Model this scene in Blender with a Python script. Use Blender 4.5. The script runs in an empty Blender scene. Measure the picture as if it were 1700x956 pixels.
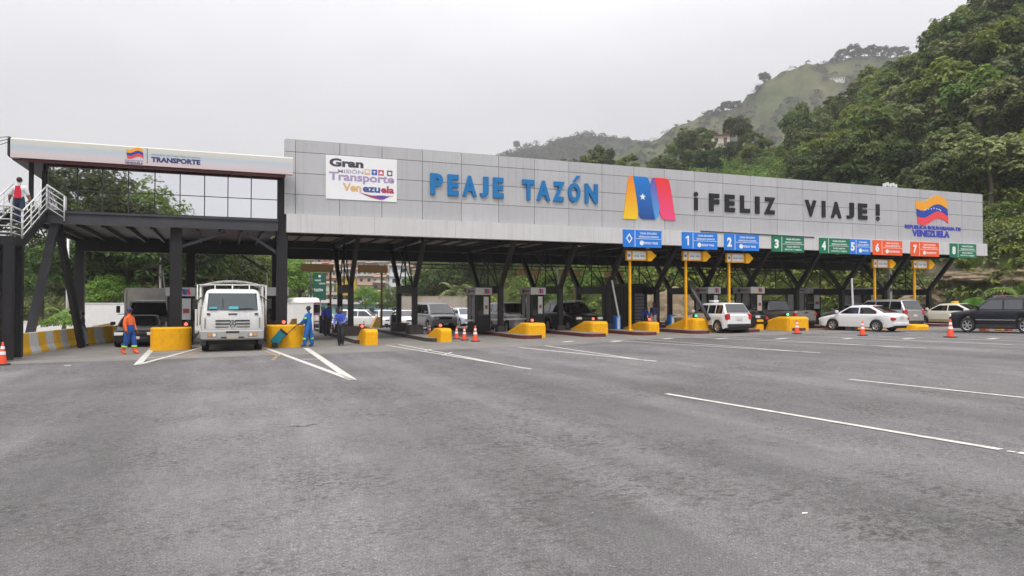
import bpy, bmesh, math, random
from mathutils import Vector, Matrix, noise, Quaternion
R = math.radians
scene = bpy.context.scene
C = bpy.data.collections.new('plaza'); scene.collection.children.link(C)

# ------------------------------------------------------------------ camera, world, sun, exposure
YAW = R(21.8); PIT = R(1.05); FPX = 1200.0; EYE = 1.95
cam_d = bpy.data.cameras.new('camera'); cam = bpy.data.objects.new('camera', cam_d); C.objects.link(cam)
cam.location = (0, 0, EYE); cam.rotation_euler = (R(90) + PIT, 0, -YAW)
cam_d.sensor_width = 36; cam_d.lens = 36 * FPX / 1700; cam_d.clip_start = .1; cam_d.clip_end = 6000
scene.camera = cam
SUN_EL, SUN_AZ = R(58), R(205)          # azimuth clockwise from +Y: behind and left of the camera
w = bpy.data.worlds.new('World'); scene.world = w; w.use_nodes = True
nt = w.node_tree; nt.nodes.clear()
def N(t, **k):
    n = nt.nodes.new(t)
    for a, b in k.items(): setattr(n, a, b)
    return n
sky = N('ShaderNodeTexSky', sky_type='NISHITA', sun_disc=False, sun_elevation=SUN_EL, sun_rotation=SUN_AZ, dust_density=3.0)
tc = N('ShaderNodeTexCoord'); mp = N('ShaderNodeMapping'); mp.inputs['Scale'].default_value = (1, 1, 2.6)
nz = N('ShaderNodeTexNoise'); nz.inputs['Scale'].default_value = 2.6; nz.inputs['Detail'].default_value = 7; nz.inputs['Roughness'].default_value = .5
cr = N('ShaderNodeValToRGB'); cr.color_ramp.elements[0].position = .30; cr.color_ramp.elements[1].position = .72
cr.color_ramp.elements[0].color = (5.5, 5.45, 5.65, 1); cr.color_ramp.elements[1].color = (6.5, 6.45, 6.6, 1)
sx = N('ShaderNodeSeparateXYZ'); mr = N('ShaderNodeMapRange'); mr.inputs[1].default_value = .25; mr.inputs[2].default_value = 1.0; mr.inputs[3].default_value = 1.0; mr.inputs[4].default_value = 3.1
vm = N('ShaderNodeVectorMath', operation='SCALE'); mx = N('ShaderNodeMixRGB'); mx.inputs[0].default_value = .95
bg = N('ShaderNodeBackground'); bg.inputs['Strength'].default_value = .1; out = N('ShaderNodeOutputWorld')
L = nt.links.new
L(tc.outputs['Generated'], mp.inputs[0]); L(mp.outputs[0], nz.inputs['Vector']); L(nz.outputs['Fac'], cr.inputs[0])
L(tc.outputs['Generated'], sx.inputs[0]); L(sx.outputs['Z'], mr.inputs[0]); L(cr.outputs[0], vm.inputs[0]); L(mr.outputs[0], vm.inputs['Scale'])
L(sky.outputs[0], mx.inputs[1]); L(vm.outputs[0], mx.inputs[2]); L(mx.outputs[0], bg.inputs[0]); L(bg.outputs[0], out.inputs[0])
sd = bpy.data.lights.new('sun', 'SUN'); sd.energy = 1.5; sd.angle = R(14); sd.color = (1, .96, .9)
so = bpy.data.objects.new('sun', sd); C.objects.link(so)
sv = Vector((math.sin(SUN_AZ) * math.cos(SUN_EL), math.cos(SUN_AZ) * math.cos(SUN_EL), math.sin(SUN_EL)))
so.rotation_euler = sv.to_track_quat('Z', 'Y').to_euler()
scene.view_settings.view_transform = 'Standard'; scene.view_settings.look = 'None'
scene.view_settings.exposure = .42; scene.view_settings.gamma = 1
scene.render.engine = 'CYCLES'; scene.cycles.max_bounces = 8; scene.cycles.transparent_max_bounces = 12

# ------------------------------------------------------------------ helpers
def gz(X, Y):
    return .008 * max(-60, min(X, 70)) - .04 * max(0, min(Y, 76) - 50)
def ray(px, py):
    x = (px - 850) / FPX; u = (478 - py) / FPX
    f = math.cos(PIT) - u * math.sin(PIT); z = math.sin(PIT) + u * math.cos(PIT)
    return Vector((x * math.cos(YAW) + f * math.sin(YAW), -x * math.sin(YAW) + f * math.cos(YAW), z))
def onY(px, py, Y):
    r = ray(px, py); return Vector((0, 0, EYE)) + r * (Y / r.y)
def XY(px, Y): return onY(px, 480, Y).x
def G(px, py):
    r = ray(px, py); t = 10
    for _ in range(60):
        p = Vector((0, 0, EYE)) + r * t; t = (EYE - gz(p.x, p.y)) / -r.z
    p = Vector((0, 0, EYE)) + r * t; return Vector((p.x, p.y, gz(p.x, p.y)))
def polar(px, t):                       # a point t metres ahead of the viewpoint in azimuth px
    x = (px - 850) / FPX
    return Vector(((x * math.cos(YAW) + math.sin(YAW)) * t, (-x * math.sin(YAW) + math.cos(YAW)) * t, 0))

def tag(o, label=None, cat=None, group=None, kind=None):
    if label: o['label'] = label
    if cat: o['category'] = cat
    if group: o['group'] = group
    if kind: o['kind'] = kind
    return o
def empty(name, loc, rz=0, label=None, cat=None, group=None):
    o = bpy.data.objects.new(name, None); C.objects.link(o); o.location = loc; o.rotation_euler = (0, 0, rz); o.empty_display_size = .2
    return tag(o, label, cat, group)
def copy_tree(o, parent=None):
    c = o.copy(); C.objects.link(c)
    if parent: c.parent = parent
    for ch in o.children: copy_tree(ch, c)
    return c
def wloc(o):
    v = Vector((0, 0, 0))
    while o: v += o.location; o = o.parent
    return v

class MB:
    def __init__(s): s.v = []; s.f = []; s.m = []; s.sm = []
    def add(s, vs, fs, m=0, smooth=False):
        b = len(s.v); s.v += [tuple(v) for v in vs]; s.f += [tuple(i + b for i in f) for f in fs]
        s.m += [m] * len(fs); s.sm += [smooth] * len(fs); return s
    def box(s, a, b, m=0, rot=None, piv=None):
        x0, y0, z0 = a; x1, y1, z1 = b
        vs = [Vector(p) for p in ((x0,y0,z0),(x1,y0,z0),(x1,y1,z0),(x0,y1,z0),(x0,y0,z1),(x1,y0,z1),(x1,y1,z1),(x0,y1,z1))]
        if rot is not None:
            pv = Vector(piv) if piv else Vector(((x0+x1)/2,(y0+y1)/2,(z0+z1)/2)); vs = [pv + rot @ (v - pv) for v in vs]
        return s.add(vs, [(0,3,2,1),(4,5,6,7),(0,1,5,4),(1,2,6,5),(2,3,7,6),(3,0,4,7)], m)
    def cbox(s, c, d, m=0, rot=None):
        return s.box([c[i]-d[i]/2 for i in range(3)], [c[i]+d[i]/2 for i in range(3)], m, rot)
    def rbox(s, a, b, r, m=0):           # box with chamfered edges
        x0,y0,z0 = a; x1,y1,z1 = b; vs = []
        for z, i in ((z0, r), (z0+r, 0), (z1-r, 0), (z1, r)):
            for x, y in ((x0+r,y0),(x1-r,y0),(x1,y0+r),(x1,y1-r),(x1-r,y1),(x0+r,y1),(x0,y1-r),(x0,y0+r)):
                cx, cy = (x0+x1)/2, (y0+y1)/2
                vs.append((x + (i if x < cx else -i) , y + (i if y < cy else -i), z))
        fs = [tuple(reversed(range(8))), tuple(range(24, 32))]
        for k in range(3):
            for j in range(8): fs.append((k*8+j, k*8+(j+1)%8, k*8+8+(j+1)%8, k*8+8+j))
        return s.add(vs, fs, m)
    def beam(s, p, q, wd, ht, m=0, up=(0,0,1)):
        p = Vector(p); q = Vector(q); d = (q-p).normalized(); u = Vector(up)
        if abs(d.dot(u)) > .98: u = Vector((0,1,0))
        sd_ = d.cross(u).normalized(); u = sd_.cross(d)
        vs = [e + sd_*a*wd/2 + u*b*ht/2 for e in (p,q) for a,b in ((-1,-1),(1,-1),(1,1),(-1,1))]
        return s.add(vs, [(0,3,2,1),(4,5,6,7),(0,1,5,4),(1,2,6,5),(2,3,7,6),(3,0,4,7)], m)
    def cyl(s, p, q, r0, r1=None, n=12, m=0, cap=True, smooth=True):
        r1 = r0 if r1 is None else r1; p = Vector(p); q = Vector(q); d = (q-p).normalized()
        a = d.orthogonal().normalized(); b = d.cross(a); vs = []
        for e, r in ((p,r0),(q,r1)):
            for i in range(n): t = 2*math.pi*i/n; vs.append(e + a*r*math.cos(t) + b*r*math.sin(t))
        s.add(vs, [(i,(i+1)%n,n+(i+1)%n,n+i) for i in range(n)], m, smooth)
        if cap: s.add(vs, [tuple(reversed(range(n))), tuple(range(n,2*n))], m)
        return s
    def lathe(s, prof, c=(0,0,0), n=16, m=0, smooth=True):
        vs = []; c = Vector(c)
        for r, z in prof:
            for i in range(n): t = 2*math.pi*i/n; vs.append(c + Vector((r*math.cos(t), r*math.sin(t), z)))
        fs = [(k*n+i, k*n+(i+1)%n, (k+1)*n+(i+1)%n, (k+1)*n+i) for k in range(len(prof)-1) for i in range(n)]
        return s.add(vs, fs, m, smooth)
    def prism(s, pts, f, m=0, smooth=False):   # pts: 2-D outline, f(u,v,side) -> 3-D, side 0/1
        n = len(pts); vs = [f(u,v,0) for u,v in pts] + [f(u,v,1) for u,v in pts]
        s.add(vs, [tuple(reversed(range(n))), tuple(range(n,2*n))], m)
        s.add(vs, [(i,(i+1)%n,n+(i+1)%n,n+i) for i in range(n)], m, smooth); return s
    def grid(s, rows, m=0, smooth=True, closed=False):
        n = len(rows[0]); vs = [p for r in rows for p in r]; fs = []
        for k in range(len(rows)-1):
            for i in range(n if closed else n-1): fs.append((k*n+i, k*n+(i+1)%n, (k+1)*n+(i+1)%n, (k+1)*n+i))
        return s.add(vs, fs, m, smooth)
    def ball(s, c, r, m=0, n=10):
        rx, ry, rz = (r,r,r) if not hasattr(r,'__len__') else r; c = Vector(c)
        rows = [[c + Vector((rx*math.sin(math.pi*k/(n//2+2))*math.cos(2*math.pi*i/n), ry*math.sin(math.pi*k/(n//2+2))*math.sin(2*math.pi*i/n), rz*math.cos(math.pi*k/(n//2+2)))) for i in range(n)] for k in range(n//2+3)]
        return s.grid(rows, m, True, True)
    def build(s, name, mats, parent=None, world=False, fix=True, bevel=0):
        me = bpy.data.meshes.new(name)
        off = wloc(parent) if (world and parent) else Vector((0,0,0))
        me.from_pydata([tuple(Vector(v)-off) for v in s.v], [], s.f)
        if not isinstance(mats, (list,tuple)): mats = [mats]
        for m in mats: me.materials.append(m)
        me.polygons.foreach_set('material_index', s.m); me.polygons.foreach_set('use_smooth', s.sm)
        if fix:
            bm = bmesh.new(); bm.from_mesh(me); bmesh.ops.remove_doubles(bm, verts=bm.verts, dist=1e-5)
            bmesh.ops.recalc_face_normals(bm, faces=bm.faces); bm.to_mesh(me); bm.free()
        me.update()
        o = bpy.data.objects.new(name, me); C.objects.link(o)
        if parent: o.parent = parent
        if bevel:
            b = o.modifiers.new('b', 'BEVEL'); b.width = bevel; b.segments = 2; b.limit_method = 'ANGLE'
        return o

# ------------------------------------------------------------------ materials
def mat(name, col, rough=.6, metal=0, var=.12, scale=3.0, bump=0, bscale=40, spec=.5, emit=None, dirt=0, rnd=0, coat=0, streak=(1,1,.35)):
    m = bpy.data.materials.new(name); m.use_nodes = True; t = m.node_tree; b = t.nodes['Principled BSDF']; l = t.links.new
    b.inputs['Roughness'].default_value = rough; b.inputs['Metallic'].default_value = metal; b.inputs['Specular IOR Level'].default_value = spec
    b.inputs['Coat Weight'].default_value = coat
    c4 = (*col, 1); b.inputs['Base Color'].default_value = c4; cur = None
    tcn = t.nodes.new('ShaderNodeTexCoord')
    if var or dirt:
        n1 = t.nodes.new('ShaderNodeTexNoise'); n1.inputs['Scale'].default_value = scale; n1.inputs['Detail'].default_value = 6; n1.inputs['Roughness'].default_value = .65
        l(tcn.outputs['Object'], n1.inputs['Vector'])
        r = t.nodes.new('ShaderNodeMapRange'); r.inputs[1].default_value = .3; r.inputs[2].default_value = .7; r.inputs[3].default_value = 1-var; r.inputs[4].default_value = 1+var*.6
        l(n1.outputs['Fac'], r.inputs[0]); hs = t.nodes.new('ShaderNodeHueSaturation'); hs.inputs['Color'].default_value = c4
        l(r.outputs[0], hs.inputs['Value']); cur = hs.outputs[0]
        if rnd:
            g = t.nodes.new('ShaderNodeNewGeometry'); r2 = t.nodes.new('ShaderNodeMapRange'); r2.inputs[3].default_value = 1-rnd; r2.inputs[4].default_value = 1+rnd
            l(g.outputs['Random Per Island'], r2.inputs[0]); h2 = t.nodes.new('ShaderNodeHueSaturation'); l(cur, h2.inputs['Color']); l(r2.outputs[0], h2.inputs['Value']); cur = h2.outputs[0]
        if dirt:
            n2 = t.nodes.new('ShaderNodeTexNoise'); n2.inputs['Scale'].default_value = scale*2.3; n2.inputs['Detail'].default_value = 8; n2.inputs['Roughness'].default_value = .75
            mpp = t.nodes.new('ShaderNodeMapping'); mpp.inputs['Scale'].default_value = streak; l(tcn.outputs['Object'], mpp.inputs[0]); l(mpp.outputs[0], n2.inputs['Vector'])
            r3 = t.nodes.new('ShaderNodeMapRange'); r3.inputs[1].default_value = .5; r3.inputs[2].default_value = .72; r3.inputs[4].default_value = dirt
            l(n2.outputs['Fac'], r3.inputs[0]); mxx = t.nodes.new('ShaderNodeMixRGB'); mxx.inputs[2].default_value = (.1,.085,.07,1)
            l(r3.outputs[0], mxx.inputs[0]); l(cur, mxx.inputs[1]); cur = mxx.outputs[0]
        l(cur, b.inputs['Base Color'])
    if bump:
        n3 = t.nodes.new('ShaderNodeTexNoise'); n3.inputs['Scale'].default_value = bscale; n3.inputs['Detail'].default_value = 4; l(tcn.outputs['Object'], n3.inputs['Vector'])
        bp = t.nodes.new('ShaderNodeBump'); bp.inputs['Strength'].default_value = bump; bp.inputs['Distance'].default_value = .02; l(n3.outputs['Fac'], bp.inputs['Height']); l(bp.outputs[0], b.inputs['Normal'])
    if emit:
        b.inputs['Emission Color'].default_value = (*col,1); b.inputs['Emission Strength'].default_value = emit
    return m
_mc = {}
def flat(col, rough=.5, **k):
    key = (tuple(round(c,3) for c in col), rough, tuple(sorted(k.items())))
    if key not in _mc: _mc[key] = mat('paint', col, rough, **({'var': .06} | k))
    return _mc[key]
M = dict(
 steel = mat('dark_steel', (.018,.017,.020), .5, .1, .25, 2, spec=.4),
 steel2 = mat('grey_steel', (.06,.06,.07), .45, .2, .2, 2),
 alu = mat('brushed_panel', (.48,.48,.49), .42, .25, .05, .6, rnd=.05, dirt=.22, streak=(5,1,.22)),
 band = mat('pale_panel', (.60,.59,.595), .5, .05, .05, .6, dirt=.25, streak=(6,1,.3)),
 white = mat('white_paint', (.72,.72,.71), .45, 0, .06, 3, dirt=.12),
 wallw = mat('white_wall', (.80,.79,.76), .8, 0, .06, 1.5, dirt=.10),
 yellow = mat('yellow_paint', (.88,.43,.004), .65, 0, .10, 2, dirt=.28, spec=.3, bump=.25, bscale=9, streak=(1,1,.6)),
 kerbred = mat('kerb_red', (.13,.022,.02), .7, 0, .25, 3, dirt=.4),
 kerbdark = mat('kerb_dark', (.06,.05,.047), .8, 0, .25, 3, dirt=.4),
 conc = mat('island_concrete', (.25,.24,.22), .85, 0, .2, 2, dirt=.3, bump=.2),
 soffit = mat('soffit_brown', (.30,.20,.13), .6, 0, .15, 1.5, rnd=.12),
 brown = mat('shaded_sign_back', (.11,.06,.015), .6, 0, .15, 2),  # unlit backs of the yellow signs, shade put into the colour as brown
 black = mat('black_plastic', (.02,.02,.021), .5, 0, .1, 3),
 rubber = mat('rubber', (.022,.022,.022), .85, 0, .2, 8),
 rim = mat('alloy_rim', (.5,.5,.5), .35, .7, .1, 8),
 chrome = mat('chrome', (.6,.6,.6), .2, .9, .05, 8),
 lamp = mat('lamp_glass', (.75,.74,.68), .12, 0, .05, 8, coat=.5),
 amber = mat('amber_lamp', (.75,.3,.03), .2, 0, .05, 8),
 red = mat('red_lamp', (.5,.015,.015), .18, 0, .05, 8, coat=.5),
 bluesign = mat('blue_sign', (.01,.19,.68), .4, 0, .05, 1),
 greensign = mat('green_sign', (.0,.17,.075), .4, 0, .05, 1),
 orangesign = mat('orange_sign', (.85,.10,.012), .4, 0, .05, 1),
 signwhite = mat('sign_white', (.82,.83,.84), .5, 0, .03, 1),
 letterblue = mat('letter_blue', (.0,.16,.42), .45, 0, .05, 1),
 letterblack = mat('letter_black', (.006,.006,.010), .7, 0, .05, 1),
 navy = mat('navy_print', (.03,.035,.16), .5, 0, .05, 1),
 royal = mat('royal_print', (.04,.05,.42), .5, 0, .05, 1),
 cone = mat('cone_orange', (.85,.085,.03), .5, 0, .08, 6, dirt=.1),
 redlight = mat('red_signal', (1,.16,.12), .4, 0, 0, 1, emit=.8),
 greenlight = mat('green_signal', (.1,.9,.55), .4, 0, 0, 1, emit=.7),
 skin = mat('skin', (.30,.15,.09), .6, 0, .05, 5),
)
def glass(name, col, rough=.04, alpha=1, spec=.9):
    m = mat(name, col, rough, 0, 0, spec=spec); b = m.node_tree.nodes['Principled BSDF']; b.inputs['Coat Weight'].default_value = .3; b.inputs['Alpha'].default_value = alpha; return m
M['glass'] = glass('tinted_glass', (.012,.013,.015))
M['wglass'] = glass('windscreen_glass', (.03,.05,.055))
m = mat('mirror_glass', (.88,.89,.92), .015, 1.0, 0); M['mirror'] = m

# text turned into mesh; fills x0..x1, z0..z1 on the plane Y (facing -Y)
def text_vf(s, off=0.0, space=1.0, ext=0.0):
    cu = bpy.data.curves.new('t', 'FONT'); cu.body = s; cu.size = 1; cu.offset = off; cu.space_character = space; cu.extrude = ext; cu.resolution_u = 3
    if '\n' in s: cu.align_x = 'CENTER'
    o = bpy.data.objects.new('t', cu); scene.collection.objects.link(o)
    bpy.context.view_layer.update()
    me = bpy.data.meshes.new_from_object(o.evaluated_get(bpy.context.evaluated_depsgraph_get()))
    vs = [v.co.copy() for v in me.vertices]; fs = [tuple(p.vertices) for p in me.polygons]
    bpy.data.objects.remove(o); bpy.data.curves.remove(cu); bpy.data.meshes.remove(me)
    return vs, fs
_tc = {}
def put_text(mb, s, x0, x1, z0, z1, Y, thick=.004, off=.02, m=0, space=1.0, axis='y'):
    key = (s, off, space)
    if key not in _tc: _tc[key] = text_vf(s, off, space, .5)
    vs, fs = _tc[key]
    a0 = min(v.x for v in vs); a1 = max(v.x for v in vs); b0 = min(v.y for v in vs); b1 = max(v.y for v in vs)
    res = []
    for v in vs:
        x = x0 + (v.x-a0)/(a1-a0)*(x1-x0); z = z0 + (v.y-b0)/(b1-b0)*(z1-z0); d = (-v.z+.5)*thick    # front at Y-thick
        res.append((x, Y - thick + d, z) if axis == 'y' else (Y - thick + d, -x, z))
    mb.add(res, fs, m); return mb
# ------------------------------------------------------------------ ground
def asphalt():
    m = bpy.data.materials.new('asphalt'); m.use_nodes = True; t = m.node_tree; b = t.nodes['Principled BSDF']; l = t.links.new
    tcn = t.nodes.new('ShaderNodeTexCoord')
    def noi(scale, det, rough=.6, mscale=(1,1,1), rz=0, typ='ShaderNodeTexNoise'):
        mp = t.nodes.new('ShaderNodeMapping'); mp.inputs['Scale'].default_value = mscale; mp.inputs['Rotation'].default_value = (0,0,rz)
        n = t.nodes.new(typ); n.inputs['Scale'].default_value = scale
        if typ == 'ShaderNodeTexNoise': n.inputs['Detail'].default_value = det; n.inputs['Roughness'].default_value = rough
        l(tcn.outputs['Object'], mp.inputs[0]); l(mp.outputs[0], n.inputs['Vector']); return n
    def rng(src, a, bb, c, d):
        r = t.nodes.new('ShaderNodeMapRange'); r.inputs[1].default_value=a; r.inputs[2].default_value=bb; r.inputs[3].default_value=c; r.inputs[4].default_value=d; l(src, r.inputs[0]); return r.outputs[0]
    def mul(a, b2):
        q = t.nodes.new('ShaderNodeMath'); q.operation = 'MULTIPLY'; l(a, q.inputs[0]); l(b2, q.inputs[1]); return q.outputs[0]
    v = rng(noi(.12, 4).outputs['Fac'], .35, .65, .86, 1.12)
    v = mul(v, rng(noi(.9, 6, .7, (1.5,.35,1), R(8)).outputs['Fac'], .3, .7, .84, 1.12))
    v = mul(v, rng(noi(.35, 3, .5, (1.8,.08,1), R(6)).outputs['Fac'], .4, .65, 1.06, .88))
    v = mul(v, rng(noi(4, 7, .8).outputs['Fac'], .35, .65, .90, 1.10))
    v = mul(v, rng(noi(75, 4, .9).outputs['Fac'], .36, .64, .30, 1.75))
    v = mul(v, rng(noi(38, 4, .75).outputs['Fac'], .38, .62, .78, 1.18)); v = mul(v, rng(noi(.22, 5, .6, (2.2,.12,1), R(-14)).outputs['Fac'], .42, .62, 1.05, .80))
    hs = t.nodes.new('ShaderNodeHueSaturation'); hs.inputs['Color'].default_value = (.172,.163,.165,1); l(v, hs.inputs['Value'])
    # pale grit
    vo = noi(26, 0, typ='ShaderNodeTexVoronoi'); wn = t.nodes.new('ShaderNodeTexWhiteNoise'); l(vo.outputs['Position'], wn.inputs['Vector'])
    near = rng(vo.outputs['Distance'], .15, .22, 1, 0); pick = rng(wn.outputs['Value'], .88, .89, 0, 1)
    mx = t.nodes.new('ShaderNodeMixRGB'); l(mul(mul(near, pick), rng(noi(1.3,2).outputs['Fac'], .4,.6,.35,1)), mx.inputs[0]); l(hs.outputs[0], mx.inputs[1]); mx.inputs[2].default_value = (.42,.40,.34,1)
    # dark worn patches
    dk = rng(noi(.35, 7, .75).outputs['Fac'], .42, .62, .10, .95); mx2 = t.nodes.new('ShaderNodeMixRGB'); l(mul(dk, rng(noi(13, 8, .8, (.8,1.2,1)).outputs['Fac'], .48, .56, 0, 1)), mx2.inputs[0])
    l(mx.outputs[0], mx2.inputs[1]); mx2.inputs[2].default_value = (.045,.041,.038,1); l(mx2.outputs[0], b.inputs['Base Color'])
    b.inputs['Roughness'].default_value = .78; b.inputs['Specular IOR Level'].default_value = .35
    bp = t.nodes.new('ShaderNodeBump'); bp.inputs['Strength'].default_value = .7; bp.inputs['Distance'].default_value = .012
    l(noi(60, 4, .8).outputs['Fac'], bp.inputs['Height']); l(bp.outputs[0], b.inputs['Normal']); return m
M['asphalt'] = asphalt()
M['apron'] = mat('worn_concrete', (.215,.20,.185), .8, 0, .22, .8, dirt=.45, bump=.35, bscale=60)
M['mark'] = mat('road_paint', (.60,.59,.54), .75, 0, .25, 5, dirt=.6, bump=.2)
M['oldmark'] = mat('worn_yellow_paint', (.40,.28,.16), .8, 0, .3, 6, dirt=.5)
xs = [-3000,-900,-300,-60] + [x for x in range(-50,80,10)] + [120,400,1200,3500]; ys = [-1500,-300,-60] + list(range(-50,50,10)) + [50,55,60,65,70,76,120,400,1500,4500]
mb = MB(); mb.grid([[(x,y,gz(x,y)) for x in xs] for y in ys], 0, False); tag(mb.build('road', M['asphalt']), kind='structure')

def sheet(pts, h): return [(p[0], p[1], gz(p[0],p[1]) + h) for p in pts]
mb = MB()
rows = []
for k in range(0, 27):
    x = -14 + k*3.0; y0 = 27.2 + .35*noise.noise((x*.3,0,0)) + (0 if x < 14 else 2.4*min(1,(x-14)/4))
    rows.append([(x, y, gz(x,y)+.004) for y in (y0, 34, 42, 49.9)])
mb.grid(rows, 0, False); tag(mb.build('concrete_apron', M['apron']), kind='structure')

# painted markings -------------------------------------------------------------
mb = MB()
def stripe(a, b, wd=.15, h=.009, seg=1, m=0, taper=1):
    a = G(*a) if len(a) == 2 and a[1] > 400 else Vector((*a,0)); b = G(*b) if len(b) == 2 and b[1] > 400 else Vector((*b,0))
    d = Vector((b.x-a.x, b.y-a.y, 0)); n = Vector((-d.y, d.x, 0)).normalized()*wd/2; K = max(2, int(d.length/1.5))
    L1 = []; L2 = []
    for i in range(K+1):
        p = a.lerp(b, i/K); j = .012*noise.noise((p.x*2,p.y*2,0)); L1.append((p.x+n.x*(1+j*8), p.y+n.y*(1+j*8))); L2.append((p.x-n.x*(1-j*8), p.y-n.y*(1-j*8)))
    mb.grid([sheet(L1, h), sheet(L2, h)], m, False)
stripe((1106,654), (1662,747), .13); stripe((1672,749.5),(1686,751.5), .08); stripe((1690,752),(1760,763), .13)
stripe((1409,630), (1800,671), .13)
stripe((228,606),(254,577), .22); stripe((228,606),(338,576), .16); stripe((238,594),(296,592), .12); stripe((246,585),(310,584),.12)
stripe((585,631),(436,576), .17); stripe((585,631),(508,578), .22); stripe((503,597),(538,596), .12)
stripe((882,613),(640,573), .12); stripe((872,612),(662,572), .12); stripe((700,584),(716,580),.1); stripe((735,590),(750,585),.1)
stripe((1090,600),(862,577), .15); stripe((1075,599),(905,574), .12)
stripe((1362,586),(1014,565), .14); stripe((1330,584),(1060,563), .12)
stripe((1538,578),(1150,560), .14); stripe((1500,577),(1200,559),.12); stripe((1682,572.5),(1330,558), .14); stripe((1760,569),(1440,557.5), .14)
for px in (935,1015,1100,1190,1290,1400,1500,1640): stripe((px, 568 if px<1100 else 563),(px+16, 566.2 if px<1100 else 561.5), .28)
tag(mb.build('road_markings', M['mark']), kind='structure')
mb = MB(); stripe((452,598),(466,588), .1, .012); stripe((296,594),(336,581), .1,.012); stripe((430,578),(462,592), .1,.012)
tag(mb.build('old_road_markings', M['oldmark']), kind='structure')
# crack and litter
mb = MB(); pts = [G(478+i*6, 709-((i*37)%5)*.5 - max(0,i-4)*.9) for i in range(9)]
for a, b in zip(pts, pts[1:]): stripe((a.x,a.y),(b.x,b.y), .02, .005)
tag(mb.build('road_crack', flat((.03,.03,.03), .9)), kind='structure')
g = G(1335,853); mb = MB(); mb.prism([(-.035,-.01),(.03,-.014),(.04,.006),(-.01,.014)], lambda u,v,s: (g.x+u, g.y+v, g.z+.004+s*.006))
tag(mb.build('litter', flat((.75,.74,.7),.7)), 'small scrap of white litter on the asphalt in the right foreground', 'litter')
g = G(112,607); mb = MB(); mb.prism([(-.09,-.05),(.08,-.06),(.1,.03),(-.03,.06)], lambda u,v,s: (g.x+u, g.y+v, g.z+.004+s*.01))
tag(mb.build('litter', flat((.7,.69,.66),.7)), 'white scrap of paper on the asphalt near the striped kerb wall', 'litter')

# ------------------------------------------------------------------ main toll canopy
FY = 34.0; X0 = XY(471, FY); X1 = XY(1633, FY); ISL = [-1.95, 2.5, 6.0, 9.3, 14.1, 17.7, 20.75, 24.1, 27.5, 30.8, 34.8, 38.7, 42.6, 46.9]
canopy = empty('toll_canopy', ((X0+X1)/2, 39, gz(25,39)), 0, 'long grey panelled toll plaza canopy carried on black steel frames over many lanes', 'toll canopy')
mb = MB()
seams = [X0] + [XY(489.6,FY) + 1.97*i for i in range(0,24) if XY(489.6,FY)+1.97*i < X1-.3] + [X1]; zr = [5.87,6.80,7.77,8.73,9.30]
for i in range(len(seams)-1):
    for j in range(4):
        mb.cbox(((seams[i]+seams[i+1])/2, FY+.03, (zr[j]+zr[j+1])/2), (seams[i+1]-seams[i]-.022, .06, zr[j+1]-zr[j]-.022))
mb.build('fascia_panel', M['alu'], canopy, True)
mb = MB(); mb.box((X0+.03,FY+.07,5.9),(X1-.03,FY+.5,9.28)); mb.box((X0+.03,FY+.07,9.283),(X1-.03,FY+.5,9.31)); mb.build('fascia_backing', M['steel2'], canopy, True)
BY = 33.62; BX0 = XY(475,BY); BX1 = XY(1640,BY); mb = MB(); x = BX0
while x < BX1-.1:
    x2 = min(x+3.94, BX1); mb.box((x+.004, BY, 5.04),(x2-.004, FY-.004, 5.86)); x = x2
mb.build('lower_band', M['band'], canopy, True)
mb = MB(); mb.beam((XY(1163,BY)+.0,BY-.02,5.885),(XY(1352,BY),BY-.02,5.80),.06,.05); mb.build('loose_trim', M['steel2'], canopy, True)
mb = MB(); mb.box((X0+.1,34.55,5.75),(X1,44.3,5.9)); mb.build('roof', M['steel2'], canopy, True)
mb = MB(); x = X0+.2                                        # brown soffit panels between joists
while x < X1-.5:
    mb.box((x,FY+.0,5.30),(min(x+.93,X1-.1),38.0,5.33)); mb.box((x,38.02,5.305),(min(x+.93,X1-.1),41.7,5.335)); x += .985
mb.build('soffit', M['soffit'], canopy, True)
mb = MB(); x = X0+.16
while x < X1-.2: mb.beam((x,FY,5.26),(x,41.8,5.26),.05,.12); x += .985
mb.box((X0+.1,34.02,5.06),(X1,34.14,5.3)); mb.box((X0+.1,36.6,5.14),(X1,36.7,5.28))
mb.build('joist', M['steel'], canopy, True)
mb = MB(); mb.box((X0+.1,41.85,4.92),(X1-.1,42.15,5.55)); mb.box((X0+.1,42.2,5.3),(X1-.1,44.0,5.36)); mb.build('middle_beam', M['steel'], canopy, True)
mb = MB(); mb.box((X0+.1,43.8,4.42),(X1-.1,44.1,5.6)); x = X0+.6
while x < X1: mb.box((x,43.77,4.44),(x+.06,43.795,5.5)); x += 3.2
mb.build('rear_beam', M['steel'], canopy, True)
mb = MB()
for a,b in ((XY(680,43.2),XY(850,43.2)), (XY(850,43.2),XY(1045,43.2)), (XY(1140,43.2),XY(1300,43.2)), (XY(1415,43.2), XY(1500,43.2))):
    mb = MB(); mb.beam((a,43.2,4.22),(b,43.2,4.22),.06,.06); mb.beam((a,43.2,3.98),(b,43.2,3.98),.04,.04); x = a
    while x <= b: mb.beam((x,43.2,3.98),(x,43.2,4.6),.05,.05); x += 1.4
    mb.build('service_rail', M['steel'], canopy, True)
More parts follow.
